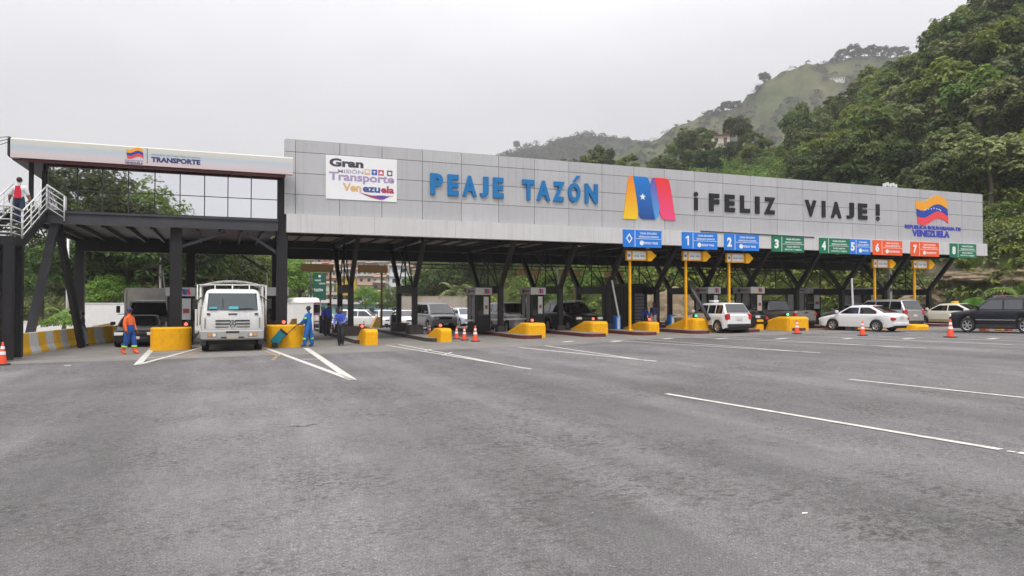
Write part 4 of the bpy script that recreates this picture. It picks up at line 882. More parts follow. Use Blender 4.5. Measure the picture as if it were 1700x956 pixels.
# trucks ---------------------------------------------------------------------------------
def wheel_at(r, x, y, rad, wd, rimr=.55):
    mb=MB(); mb.lathe([(rad*.62,-wd),(rad*.95,-wd),(rad,-wd*.75),(rad,wd*.75),(rad*.95,wd),(rad*.62,wd),(rad*.55,wd*.3),(.0001,wd*.3)],n=26); o=mb.build('wheel',M['rubber'],r)
    o.location=(x,y,rad); o.rotation_euler=(R(-90) if y>0 else R(90),0,0); mb=MB(); mb.lathe([(rad*.62,wd*.9),(rad*rimr,wd*.5),(rad*.25,wd*.7),(.0001,wd*.7)],n=20); mb.build('rim',M['rim'],o); return o
def stake_truck(pos, ang, label):
    g=gz(*pos); r=empty('stake_truck',(pos[0],pos[1],g),ang,label,'truck'); P=mat('truck_paint',(.68,.68,.67),.38,0,.06,1.5,dirt=.22,coat=.15,streak=(2,2,.6))
    # local: +x front, origin on ground at the front bumper
    hw=1.13; rows=[]
    def ring(z,xf,w_,c=.12):
        return [(-1.85,-w_,z),(xf-c,-w_,z),(xf-c*.3,-w_+c*.35,z),(xf,-w_+c,z),(xf+.03,0,z),(xf,w_-c,z),(xf-c*.3,w_-c*.35,z),(xf-c,w_,z),(-1.85,w_,z)]
    for z,xf,w_ in ((.95,-.02,hw-.02),(1.05,.0,hw),(1.5,-.02,hw),(1.56,-.03,hw-.01),(1.72,-.06,hw-.03),(2.35,-.26,hw-.13),(2.5,-.34,hw-.18),(2.6,-.50,hw-.28),(2.63,-.7,hw-.4)): rows.append(ring(z,xf,w_))
    mb=MB(); mb.grid(rows,0,True,True); mb.add(rows[-1],[tuple(range(9))]); mb.add(rows[0],[tuple(range(9))]); mb.build('cab',P,r)
    mb=MB(); f=lambda z:(-.03-.06*(z-1.56)/.16 if z<1.72 else -.06-.20*(z-1.72)/.63)+.055
    vs=[]; 
    for z,wf in ((1.70,.96),(2.40,.88)):
        for t in (-1,-.93,-.5,0,.5,.93,1): vs.append((f(z)-(.06 if abs(t)==1 else 0)+(.02 if t==0 else 0), wf*t, z))
    mb.add(vs+[(x-.03,y,z) for x,y,z in vs],[(i,i+1,i+8,i+7) for i in range(6)]+[(0,7,21,14),(6,20,27,13)]); mb.build('windshield',M['wglass'],r)
    mb=MB(); mb.box((-1.2,-1.06,1.66),(-.45,-1.0-.0,2.3)); mb.box((-1.2,1.0,1.66),(-.45,1.06,2.3)); mb.build('side_window',M['glass'],r)
    mb=MB()
    for k,z in enumerate((1.24,1.33,1.42)): 
        mb.rbox((-.02,-.62,z-.018),(.042,-.14+.03*k,z+.018),.005); mb.rbox((-.02,.14-.03*k,z-.018),(.042,.62,z+.018),.005)
    mb.rbox((-.02,-.16,1.585),(.03,.16,1.615),.005); mb.box((-.0,-.93,1.575),(.0+.01,-.80,1.62)); mb.box((0,.80,1.575),(.01,.93,1.62)); mb.box((-.02,-1.0,1.12),(.028,-.98,1.5)); mb.box((-.02,.98,1.12),(.028,1.0,1.5)); mb.build('grille',M['black'],r)
    mb=MB(); n=20
    for k in range(n):
        a,b=2*math.pi*k/n,2*math.pi*(k+1)/n; mb.beam((.06,.10*math.cos(a),1.33+.10*math.sin(a)),(.06,.10*math.cos(b),1.33+.10*math.sin(b)),.02,.02)
    for k in range(3): a=math.pi/2+k*2*math.pi/3; mb.beam((.06,0,1.33),(.06,.1*math.cos(a),1.33+.1*math.sin(a)),.014,.02)
    mb.build('emblem',M['steel2'],r)
    mb=MB(); mb.beam((.045,.55,1.78),(.0,-.0,1.72),.02,.02); mb.beam((.01,.75,1.77),(.02,.12,1.74),.02,.025); mb.beam((.0,-.35,1.80),(-.12,-.72+.35,2.18),.02,.025); mb.build('wiper',M['black'],r)
    mb=MB(); mb.rbox((-.35,-1.14,.62),(.10,1.14,.97),.05); mb.build('bumper',flat((.36,.36,.35),.45,var=.12),r)
    mb=MB(); mb.box((-.05,-.24,.86),(.105,.24,.93)); mb.box((-.05,-.42,.68),(.103,-.22,.73)); mb.box((-.05,.22,.68),(.103,.42,.73)); mb.build('bumper_slot',M['black'],r)
    mb=MB(); mb.box((.09,-.2,.66),(.112,.2,.82)); mb.build('licence_plate',flat((.42,.39,.34),.6),r)
    for s in (-1,1):
        mb=MB(); mb.rbox((.06,min(s*.55,s*.9),.72),(.112,max(s*.55,s*.9),.88),.01); o=mb.build('headlight',flat((.30,.26,.22),.25),r); mb=MB(); mb.cyl((.11,s*.66,.80),(.125,s*.66,.80),.06,n=12); mb.build('bulb',M['lamp'],o); mb=MB(); mb.cyl((.11,s*.82,.80),(.122,s*.82,.80),.05,n=12); mb.build('indicator',M['amber'],o)
        mb=MB(); mb.beam((-.3,s*1.02,2.3),(-.15,s*1.25,2.1),.03,.03); mb.rbox((-.2,s*1.34-.09,1.75),(-.12,s*1.34+.09,2.15),.02); mb.build('mirror',M['black'],r)
        mb=MB(); mb.box((-.9,s*1.05-.10,.35),(-.05,s*1.05+.10,.62)); mb.build('step',M['steel2'],r)
    for c_,x,y,w_,h in (((.12,.55,.62),-.02,.03,.34,.12),((.12,.55,.62),-.02,-.70,.26,.07)):
        mb=MB(); mb.cbox((.035,-y if False else y,1.80),(.006,w_,h)); mb.build('windscreen_reflection',flat(c_,.5),r)  # teal reflections on the windscreen, painted as flat patches
    mb=MB(); mb.box((-6.8,-.45,.55),(-.2,.45,.9)); mb.box((-1.6,-.9,.35),(-.4,.9,.6)); mb.build('chassis',M['black'],r)
    mb=MB(); mb.box((-7.1,-1.2,1.0),(-2.05,1.2,1.25)); 
    for z in (1.4,1.6): mb.box((-2.12,-1.2,z-.07),(-2.06,1.2,z+.07)); mb.box((-7.1,-1.2,z-.07),(-2.1,-1.16,z+.07)); mb.box((-7.1,1.16,z-.07),(-2.1,1.2,z+.07))
    mb.build('load_bed',flat((.40,.38,.33),.7,var=.15),r)
    mb=MB()
    for y in (-1.2,-.6,0,.6,1.2): mb.cyl((-2.0,y*1.1,1.2),(-2.0,y*1.1,2.8),.025,n=6)
    for z in (1.85,2.25,2.8): mb.cyl((-2.0,-1.25,z),(-2.0,1.25,z),.025,n=6)
    for s in (-1,1):
        for x in (-3.2,-4.5,-5.8,-7.0): mb.cyl((x,s*1.25,1.2),(x,s*1.25,2.8),.022,n=6)
        for z in (1.85,2.25,2.8): mb.cyl((-2.0,s*1.25,z),(-7.0,s*1.25,z),.022,n=6)
    for x in (-3.2,-4.5,-5.8,-7.0):
        for i in range(6): 
            a=-1.25+.44*i; zz=lambda y: 2.8+.22*(1-(y/1.25)**2); mb.cyl((x,a,zz(a)),(x,a+.44,zz(a+.44)),.018,n=5)
    mb.build('stake_cage',M['white'],r)
    zt_=[(3.2,3.0),(2.8,2.62),(2.63,2.43),(2.40,2.26),(1.70,1.60),(1.42,1.2),(1.24,.95),(.97,.84),(.62,.46),(0,0)]
    def remap(o):
        if o.type=='MESH':
            for v in o.data.vertices: v.co.z = lerpf(zt_, v.co.z)
        for c_ in o.children: remap(c_)
    remap(r)
    for x,y in ((-1.1,.98),(-1.1,-.98),(-5.3,.98),(-5.3,-.98)): wheel_at(r,x,y,.47,.14)
    # seated driver behind the windscreen is not visible through the dark glass
    return r
stake_truck((.36,30.0), -UP, 'white flat nosed truck with a tubular stake cage facing the camera')
def box_truck(pos, ang, label):
    g=gz(*pos); r=empty('box_truck',(pos[0],pos[1],g),ang,label,'truck'); 
    mb=MB(); rows=[]
    for z,xf,w_ in ((.55,-.05,.92),(1.15,.0,.96),(1.2,-.03,.95),(1.95,-.42,.84),(2.05,-.6,.78)): rows.append([(-1.5,-w_,z),(xf-.1,-w_,z),(xf,-w_+.1,z),(xf,w_-.1,z),(xf-.1,w_,z),(-1.5,w_,z)])
    mb.grid(rows,0,True,True); mb.add(rows[-1],[tuple(range(6))]); mb.build('cab',paint((.10,.10,.105)),r)
    mb=MB(); vs=[(-.03,-.86,1.24),(-.03,.86,1.24),(-.37,.78,1.90),(-.37,-.78,1.90)]; mb.add([(x+.03,y,z) for x,y,z in vs]+[(x,y,z) for x,y,z in vs],[(0,1,2,3),(0,4,5,1),(1,5,6,2),(2,6,7,3),(3,7,4,0)]); mb.build('windshield',M['glass'],r)
    mb=MB(); mb.beam((.02,-.93,1.2),(-.36,-.82,1.95),.05,.05); mb.beam((.02,.93,1.2),(-.36,.82,1.95),.05,.05); mb.beam((-.36,-.82,1.95),(-.36,.82,1.95),.05,.05); mb.build('windscreen_frame',M['chrome'],r)
    mb=MB(); mb.box((-5.8,-1.22,.8),(-1.6,1.22,2.62)); z=1.0
    while z<2.5: mb.box((-1.597,-1.18,z),(-1.57,1.18,z+.10)); z+=.15
    mb.build('cargo_box',flat((.86,.81,.74),.6,var=.12),r)
    mb=MB(); mb.box((-1.62,-1.26,.78),(-1.52,-1.19,2.66)); mb.box((-1.62,1.19,.78),(-1.52,1.26,2.66)); mb.box((-1.62,-1.26,2.60),(-1.52,1.26,2.67)); mb.build('box_frame',flat((.85,.83,.8),.5),r)
    mb=MB(); mb.beam((-.3,-.9,1.35),(-.15,-1.38,1.33),.03,.03); mb.rbox((-.2,-1.45,1.40),(-.1,-1.28,1.75),.02); mb.beam((-.3,.9,1.35),(-.15,1.3,1.33),.03,.03); mb.rbox((-.2,1.2,1.40),(-.1,1.37,1.75),.02); mb.build('mirror',M['black'],r)
    mb=MB(); mb.rbox((-.2,-.95,.42),(.08,.95,.62),.03); mb.build('bumper',M['steel2'],r)
    mb=MB(); mb.box((-5.7,-.4,.4),(-.3,.4,.78)); mb.build('chassis',M['black'],r)
    for x,y in ((-.8,.85),(-.8,-.85),(-4.3,.85),(-4.3,-.85)): wheel_at(r,x,y,.38,.11)
box_truck((-3.45,40.4), -UP, 'grey box truck with ribbed cargo box behind the black car')
def bus(pos, ang, label):
    g=gz(*pos); r=empty('small_bus',(pos[0],pos[1],g),ang,label,'bus'); mb=MB(); rows=[]
    for z,xf,w_ in ((.4,.0,1.1),(1.3,.0,1.12),(2.2,-.22,1.06),(2.5,-.4,.98),(2.6,-.8,.8)): rows.append([(-7,-w_,z),(xf-.15,-w_,z),(xf,-w_+.15,z),(xf,w_-.15,z),(xf-.15,w_,z),(-7,w_,z)])
    mb.grid(rows,0,True,True); mb.add(rows[-1],[tuple(range(6))]); mb.build('body',paint((.68,.67,.66)),r)
    mb=MB(); mb.box((-.2,-1.0,1.36),(.035,-.03,2.05)); mb.box((-.2,.03,1.36),(.035,1.0,2.05)); mb.build('windshield',M['glass'],r)
    mb=MB(); mb.box((-.1,-1.0,2.07),(.04,1.0,2.2)); mb.box((-.1,-1.0,1.22),(.04,1.0,1.33)); mb.box((-.1,-1.02,.62),(.03,1.02,.70)); mb.build('stripe',flat((.28,.02,.06),.4),r)
    mb=MB()
    for k in range(4): mb.box((0,-.35,.78+k*.1),(.03,.35,.83+k*.1))
    mb.build('grille',M['black'],r)
    for s in (-1,1): mb=MB(); mb.cyl((0,s*.75,.85),(.04,s*.75,.85),.12,n=12); mb.build('headlight',M['lamp'],r)
    mb=MB(); mb.rbox((-.2,-1.1,.3),(.08,1.1,.5),.03); mb.build('bumper',M['steel2'],r)
    for x,y in ((-1.3,1.0),(-1.3,-1.0),(-5.2,1.0),(-5.2,-1.0)): wheel_at(r,x,y,.42,.12)
bus((6.3,60), -UP, 'small white bus with maroon stripes behind the second column')
r = empty('tanker', (1.2,52,0), 0); 
tag(r,'blue load of a lorry glimpsed between the left front column and the white truck','lorry'); mb=MB(); mb.rbox((-1.9,0,.9),(.2,5,2.45),.05); mb.build('load',flat((.02,.10,.30),.5),r); mb=MB(); mb.box((-1.9,-.1,.5),(.2,5,.88)); mb.build('chassis',M['black'],r)
mb=MB(); mb.rbox((-1.8,-1.6,.5),(.1,-.12,2.0),.08); mb.build('cab',flat((.5,.06,.05),.4),r)
for x,y in ((-1.8,-1),(0.1,-1),(-1.8,3.5),(.1,3.5)):
    mb=MB(); mb.cyl((x-.1,y,.42),(x+.1,y,.42),.42,n=18); mb.build('wheel',M['rubber'],r)

# ------------------------------------------------------------------ people
def person(pos, ang, label, J, mats, fems=False, cap=None, hair=None, scale=1.0, extras=None, zoff=0):
    """J: joints as dict; local +x is forward, +y left."""
    base = dict(pel=(0,0,.93), sp=(0,0,1.10), ch=(0,0,1.30), nk=(.0,0,1.45), hb=(.01,0,1.52), hm=(.02,0,1.61), ht=(.01,0,1.69),
      shL=(0,.17,1.37), elL=(-.02,.23,1.10), wrL=(.06,.24,.87), hnL=(.09,.235,.80), shR=(0,-.17,1.37), elR=(-.02,-.23,1.10), wrR=(.06,-.24,.87), hnR=(.09,-.235,.80),
      hpL=(0,.09,.90), knL=(.02,.10,.49), anL=(0,.11,.09), toL=(.16,.12,.03), hpR=(0,-.09,.90), knR=(.02,-.10,.49), anR=(0,-.11,.09), toR=(.16,-.12,.03))
    base.update(J); K=list(base)
    rad = dict(pel=.145,sp=.135,ch=.155,nk=.062,hb=.06,hm=.092,ht=.075,sh=.078,el=.05,wr=.034,hn=.03,hp=.105,kn=.066,an=.048,to=.04)
    if mats.get('loose'): rad.update(pel=.17,sp=.165,ch=.175,hp=.135,kn=.105,an=.085,sh=.095,el=.075,wr=.045)
    bones=[('pel','sp'),('sp','ch'),('ch','nk'),('nk','hb'),('hb','hm'),('hm','ht')]
    for s in 'LR': bones += [('ch','sh'+s),('sh'+s,'el'+s),('el'+s,'wr'+s),('wr'+s,'hn'+s),('pel','hp'+s),('hp'+s,'kn'+s),('kn'+s,'an'+s),('an'+s,'to'+s)]
    vs=[Vector(base[k]) for k in K]; rr=[rad[k] if k in rad else rad[k[:2]] for k in K]; ed=[(K.index(a),K.index(b)) for a,b in bones]; bn=[b for b in bones]
    for s,sg in (('L',1),('R',-1)):               # four fingers and a thumb
        h=vs[K.index('hn'+s)]; w_=vs[K.index('wr'+s)]; d=(h-w_).normalized(); side=d.cross(Vector((0,1,0))).normalized(); 
        for f in range(5):
            o=side*(.024*(f-1.5)) if f<4 else side*(.04); ln=(.075,.085,.08,.065,.05)[f]; p1=h+o*.9+d*.01; p2=p1+d*ln*.55+(side*.02 if f==4 else Vector()); p3=p2+d*ln*.4+Vector((0,-sg*.015,0))
            i0=len(vs); vs+=[p1,p2,p3]; rr+=[.010,.009,.008]; ed+=[(K.index('hn'+s),i0),(i0,i0+1),(i0+1,i0+2)]; bn+=[('hn'+s,'f')]*3
    me=bpy.data.meshes.new('p'); me.from_pydata([tuple(v*scale) for v in vs],ed,[]); o=bpy.data.objects.new('p',me); scene.collection.objects.link(o)
    sk=o.modifiers.new('s','SKIN'); sk.use_smooth_shade=True; sk.branch_smoothing=.4; sv_=me.skin_vertices[0].data
    for i,q in enumerate(rr): sv_[i].radius=(q*scale,q*scale*(1.0)); sv_[i].use_root=False
    for nm,a,b in (('pel',.115,.165),('sp',.105,.145),('ch',.115,.17)):
        sv_[K.index(nm)].radius=(b*scale*(1.0),b*scale*(1.0)) if False else (rad[nm]*scale,rad[nm]*scale)
    sv_[K.index('pel')].use_root=True
    ss=o.modifiers.new('u','SUBSURF'); ss.levels=1; ss.render_levels=1
    bpy.context.view_layer.update(); m2=bpy.data.meshes.new_from_object(o.evaluated_get(bpy.context.evaluated_depsgraph_get())); bpy.data.objects.remove(o)
    m2.name='person'; m2.materials.clear()
    reg=['skin','top','legs','feet','sleeve']; cols=[mats.get('skin',M['skin']),mats['top'],mats['legs'],mats['feet'],mats.get('sleeve',mats['top'])]
    for c_ in cols: m2.materials.append(c_)
    def region(b):
        a,c_=b
        if c_ in('hb','hm','ht') or a=='nk' or c_[:2]=='hn' or c_=='f': return 0
        if a[:2]=='el': return 4 if mats.get('long',True) else 0
        if a[:2]=='sh': return 4
        if a[:2] in('hp','kn') or c_[:2]=='hp': return 2
        if a[:2]=='an': return 3
        return 1
    bs=[(vs[a]*scale,vs[b]*scale,region(q)) for (a,b),q in zip(ed,bn)]
    for p in m2.polygons:
        c_=p.center; best=9; rg=1
        for a,b,q in bs:
            d=b-a; t=max(0,min(1,(c_-a).dot(d)/max(d.length_squared,1e-9))); dd=(c_-a-d*t).length
            if q in(1,2) : dd-= .03
            if dd<best: best=dd; rg=q
        if rg==1 and c_.z<base['pel'][2]*scale-.0 : rg=2
        if rg in(2,3) and mats.get('boot') and c_.z<mats['boot']: rg=3
        p.material_index=rg; p.use_smooth=True
    g=gz(pos[0],pos[1])+zoff; ob=bpy.data.objects.new('person',m2); C.objects.link(ob); ob.location=(pos[0],pos[1],g); ob.rotation_euler=(0,0,ang); tag(ob,label,'person')
    hm=Vector(base['hm'])*scale; ax=(Vector(base['ht'])-Vector(base['hb'])).normalized()
    mb=MB(); f=hm+Vector((.075,0,.0)); 
    mb.add([f+Vector((.0,-.014,.03)),f+Vector((.0,.014,.03)),f+Vector((.012,.02,-.02)),f+Vector((.012,-.02,-.02)),f+Vector((.036,0,-.015))],[(0,1,4),(1,2,4),(2,3,4),(3,0,4)],0)
    for s in(-1,1): mb.ball(f+Vector((.006,s*.03,.03)),.011,1,6); mb.ball(hm+Vector((-.0,s*.088,0)),(.02,.012,.032),0,6)
    mb.cbox(f+Vector((.008,0,-.047)),(.01,.045,.008),2); mb.build('face',[cols[0],M['black'],flat((.22,.06,.05),.5)],ob)
    if hair:
        mb=MB(); mb.ball(hm+Vector((-.022,0,.03)),(.098,.095,.10),0,12)
        if hair=='long': mb.ball(hm+Vector((-.07,0,-.11)),(.06,.10,.17),0,10)
        mb.build('hair',flat((.018,.012,.01),.6),ob)
    if cap:
        mb=MB(); mb.ball(hm+Vector((-.005,0,.045)),(.103,.095,.085),0,12); c0=hm+Vector((.10,0,.045)); mb.prism([(-.03,-.07),(.06,-.05),(.08,0),(.06,.05),(-.03,.07)],lambda u,v,s:(c0.x+u,v,c0.z+s*.012)); mb.build('cap',cap,ob)
    for ex in (extras or []): ex(ob)
    return ob
def band(z, x, y, rd, m, name='reflective_band', h=.035):
    def f(ob):
        mb=MB(); mb.lathe([(rd,z-h),(rd+.004,z-h*.5),(rd+.004,z+h*.5),(rd,z+h)],(x,y,0),n=14); mb.build(name,m,ob)
    return f
orange=flat((.85,.14,.03),.6,bump=.5,bscale=9); wblue=flat((.01,.07,.30),.7,bump=.5,bscale=9); lime=flat((.35,.80,.12),.5); darkskin=mat('skin_dark',(.12,.06,.04),.6,0,.05,5)
navyc=flat((.03,.035,.12),.7)
g=G(214,588)
def waist(ob):
    mb=MB(); mb.lathe([(.16,.80),(.182,.90),(.184,1.04),(.176,1.10)],n=16); mb.build('trouser_bib',wblue,ob)
person(g, R(-30), 'worker in an orange shirt, blue trousers and orange boots walking by the black car',
  dict(hpL=(0,.09,.9),knL=(.12,.10,.50),anL=(.16,.11,.10),toL=(.32,.12,.04),knR=(-.02,-.10,.49),anR=(-.20,-.11,.12),toR=(-.05,-.12,.03),elL=(.0,.25,1.10),wrL=(.13,.22,.90),hnL=(.17,.21,.84)),
  dict(top=orange,legs=wblue,feet=orange,loose=1,boot=.25,skin=darkskin),cap=navyc,extras=[band(.30,.14,.105,.098,lime),band(.30,-.11,-.105,.098,lime),waist])
g=G(512,576)
wk=person(g, R(152), 'worker in bright blue overalls with lime bands pulling a two wheeled trolley',
  dict(elL=(.10,.22,1.12),wrL=(.30,.14,.98),hnL=(.37,.12,.95),elR=(.08,-.22,1.12),wrR=(.28,-.14,.98),hnR=(.35,-.12,.95),knL=(.06,.12,.49),anL=(.12,.14,.1),toL=(.27,.15,.04),knR=(-.04,-.12,.49),anR=(-.12,-.14,.1),toR=(.04,-.15,.04)),
  dict(top=flat((.01,.13,.45),.7,bump=.5,bscale=9),legs=flat((.01,.12,.42),.7,bump=.5,bscale=9),feet=flat((.01,.16,.36),.6),loose=1,skin=darkskin),hair='short',extras=[band(.36,.10,.135,.09,lime),band(.36,-.07,-.135,.09,lime),band(1.22,.05,-.21,.068,lime),band(1.22,.05,.21,.068,lime)])
r=empty('hand_trolley',(g.x-.1,g.y-.15,g.z),R(176),'teal bin on a black two wheeled trolley tilted in front of the yellow barrier','trolley')
mb=MB()
for s in(-1,1): mb.cyl((.37,s*.14,.95),(1.25,s*.17,.12),.016,n=8)
mb.cyl((.37,-.14,.95),(.37,.14,.95),.018,n=8); mb.cyl((1.25,-.25,.12),(1.25,.25,.12),.015,n=8); mb.build('frame',M['black'],r)
mb=MB(); rt=Matrix.Rotation(R(-42),3,'Y'); mb.cbox((1.12,0,.42),(.34,.40,.62),0,Matrix.Rotation(R(-40),3,'Y')); mb.build('bin',flat((.0,.17,.22),.6),r,bevel=.03)
mb=MB(); mb.cbox((.90,0,.66),(.36,.42,.08),0,Matrix.Rotation(R(-40),3,'Y')); mb.build('bin_lid',M['black'],r)
for s in(-1,1): mb=MB(); mb.cyl((1.25,s*.25-.03,.12),(1.25,s*.25+.03,.12),.12,n=18); mb.build('wheel',M['rubber'],r)
g=G(565,574); blk=flat((.012,.012,.016),.7)
person(g, R(-95), 'woman with long dark hair in a blue jacket walking on the lane',
  dict(elL=(.04,.24,1.12),wrL=(.22,.10,1.02),hnL=(.27,.05,1.02),elR=(-.02,-.25,1.10),wrR=(.12,-.27,.88),hnR=(.16,-.27,.82),knL=(.16,.08,.52),anL=(.06,.09,.17),toL=(.16,.10,.06),knR=(.02,-.05,.49),anR=(-.02,-.04,.09),toR=(.14,-.04,.03)),
  dict(top=flat((.015,.05,.33),.7,bump=.4,bscale=9),sleeve=flat((.10,.16,.45),.7),legs=blk,feet=blk,loose=1),hair='long',scale=.97)
g=G(548,566); 
person(Vector((g.x,g.y+1.2,0)), R(-60), 'person in a blue jacket and black cap leaning behind the walking woman',
  dict(ch=(.06,0,1.27),nk=(.12,0,1.40),hb=(.14,0,1.46),hm=(.17,0,1.54),ht=(.17,0,1.62),shL=(.06,.17,1.33),shR=(.06,-.17,1.33),elR=(.02,-.30,1.10),wrR=(.16,-.36,.95),hnR=(.20,-.38,.90)),
  dict(top=flat((.015,.04,.26),.7,bump=.4,bscale=9),legs=blk,feet=blk,loose=1),cap=M['black'],zoff=.17)
person((-6.98,31.35,0), UP+R(-4), 'man in a white shirt with a red back panel and dark jeans climbing the stairs',
  dict(ch=(.03,0,1.30),elL=(.0,.27,1.10),wrL=(.10,.33,.95),hnL=(.14,.34,.90),elR=(0,-.27,1.10),wrR=(.08,-.32,.90),hnR=(.12,-.33,.85),knL=(.16,.10,.58),anL=(.18,.11,.20),toL=(.32,.12,.14)),
  dict(top=flat((.66,.67,.70),.7,bump=.4,bscale=9),long=False,legs=flat((.03,.045,.09),.8),feet=M['black'],loose=1),hair='short',zoff=4.72-gz(-6.98,31.35),scale=1.04,
  extras=[lambda ob:(lambda mb:(mb.grid([[(-.155-.02*math.cos(t),.125*math.sin(t)*(1.0 if z<1.35 else .75),z) for t in [(-1+.25*i)*1.2 for i in range(9)]] for z in (1.0,1.12,1.25,1.38,1.46)]),mb.build('vest_panel',flat((.60,.01,.04),.6),ob)))(MB())])
person((-6.15,35.2,0), R(-30), 'person in pale clothes half hidden behind the white railing at the top of the stairs',dict(),dict(top=flat((.55,.55,.58),.7),legs=flat((.02,.03,.08),.8),feet=M['black']),hair='short',zoff=5.6-gz(-6.15,35.2) if False else 5.6+.05,scale=.9)
p0=G(131,571)
person(G(136,575), R(-15), 'person in a grey shirt and light jeans leaning against the striped kerb wall',dict(knL=(.14,.10,.50),anL=(.12,.11,.1),toL=(.27,.12,.03)),dict(top=flat((.05,.05,.055),.7),legs=flat((.22,.26,.32),.8),feet=M['black'],skin=darkskin),hair='short',scale=.9)
g=Vector((23.3,36.0,0))
person(g, R(-150),'person in a navy shirt and pale trousers standing beside the black equipment room',dict(),dict(top=flat((.02,.025,.12),.7),legs=flat((.45,.42,.38),.8),feet=M['black'],skin=darkskin),hair='short',zoff=-.02)
person(Vector((22.9,36.5,0)), R(-100),'person in a blue top bending forward beside the black louvred door',dict(sp=(.08,0,1.05),ch=(.22,0,1.18),nk=(.34,0,1.26),hb=(.40,0,1.28),hm=(.48,0,1.31),ht=(.54,0,1.36),shL=(.24,.16,1.2),shR=(.24,-.16,1.2),elL=(.3,.2,.95),wrL=(.42,.2,.75),hnL=(.45,.2,.68),elR=(.3,-.2,.95),wrR=(.42,-.2,.75),hnR=(.45,-.2,.68)),dict(top=flat((.02,.06,.35),.7),legs=blk,feet=M['black'],skin=darkskin),hair='short')
person(Vector((31.9,35.6,0))*0+Vector((11.6,37.0,0)), R(-90),'person standing dark against the silver minivan near the fourth barrier',dict(),dict(top=flat((.03,.03,.03),.7),legs=blk,feet=M['black'],skin=darkskin),hair='short',scale=.95) if False else None
# ------------------------------------------------------------------ terrain
def interp(tab, x):
    if x <= tab[0][0]: return tab[0][1:]
    for a,b in zip(tab,tab[1:]):
        if x <= b[0]:
            t=(x-a[0])/(b[0]-a[0]); t=t*t*(3-2*t); return tuple(a[i]+(b[i]-a[i])*t for i in range(1,len(a)))
    return tab[-1][1:]
#  azimuth px, foot distance, crest distance, crest height on the picture, height of the cut at the foot
NEAR=[(-400,85,230,470,0),(-100,85,230,460,0),(200,90,260,430,0),(450,100,290,385,0),(490,150,360,390,0),(520,180,420,392,0),(690,180,420,385,0),(725,120,300,330,1),(780,92,240,325,1.5),(900,80,205,320,3),(960,78,200,300,3),(1003,77,195,288,4),(1050,77,195,300,4),(1100,76,190,288,4),(1150,76,185,266,5),(1200,76,182,245,5),(1250,76,180,247,5),(1320,73,170,244,5),(1370,71,162,243,5),(1430,68,155,212,5),(1500,64,150,165,5),(1560,60,145,112,5),(1600,58,142,68,5),(1700,55,140,-15,5),(2000,50,125,-230,5),(2600,46,115,-320,5)]
GRASS=[(500,540,720,440),(700,540,720,400),(900,522,684,300),(1020,504,648,252),(1080,486,630,230),(1130,486,621,204),(1180,486,621,186),(1225,486,612,178),(1250,486,612,152),(1280,486,603,128),(1310,486,603,114),(1350,486,594,103),(1400,486,594,92),(1450,486,594,88),(1520,486,594,88),(1650,468,594,60),(1900,432,576,20)]
RIDGE=[(300,700,980,420),(600,700,945,330),(720,682,910,290),(800,665,875,264),(850,665,857,250),(900,665,840,238),(945,665,822,226),(1000,665,822,224),(1050,665,822,230),(1100,665,822,236),(1300,665,822,240),(1600,665,822,240)]
def crest(tab, px):
    v=interp(tab,px); return v[0], v[1], EYE+(500-v[2])/FPX*v[1], (v[3] if len(v)>3 else 0)
def height(tab, px, t, rough=1):
    t0,t1,H,cut=crest(tab,px); p=polar(px,t); base=gz(p.x,p.y)-.3; d=t-t0
    if d<0: return base-.15*min(4,-d)
    s=d/(t1-t0); z=base
    if cut>.1:
        c=min(1,d/3.5); c=c*c*(3-2*c); z+=cut*c; rem=H-base-cut
    else: rem=H-base
    n=noise.fractal((p.x*.03,p.y*.03,3),1,2,4); n2=noise.fractal((p.x*.25,p.y*.25,z*.2),1,2,3)
    z+= rem*s if s<=1 else rem*(1-1.3*(s-1))
    z+= rough*(min(1,d/15)*(n*3.5*min(1,abs(s)*3)*(1-.6*max(0,min(1,(s-.7)/.3)))) + n2*.7*min(1,d/2))
    return z
def hill_mesh(name, tab, p0, p1, step, smax, ns, material, rough=1):
    rows=[]; fine=[0]
    for k in range(ns+1):
        u=k/ns; s=u**1.35*smax; row=[]
        px=p0
        while px<=p1:
            v=interp(tab,px); t=v[0]-2+s*(v[1]-v[0]); p=polar(px,t); row.append((p.x,p.y,height(tab,px,t,rough))); px+=step
        rows.append(row)
    mb=MB(); mb.grid(rows,0,True); return tag(mb.build(name,material,fix=False),kind='structure')
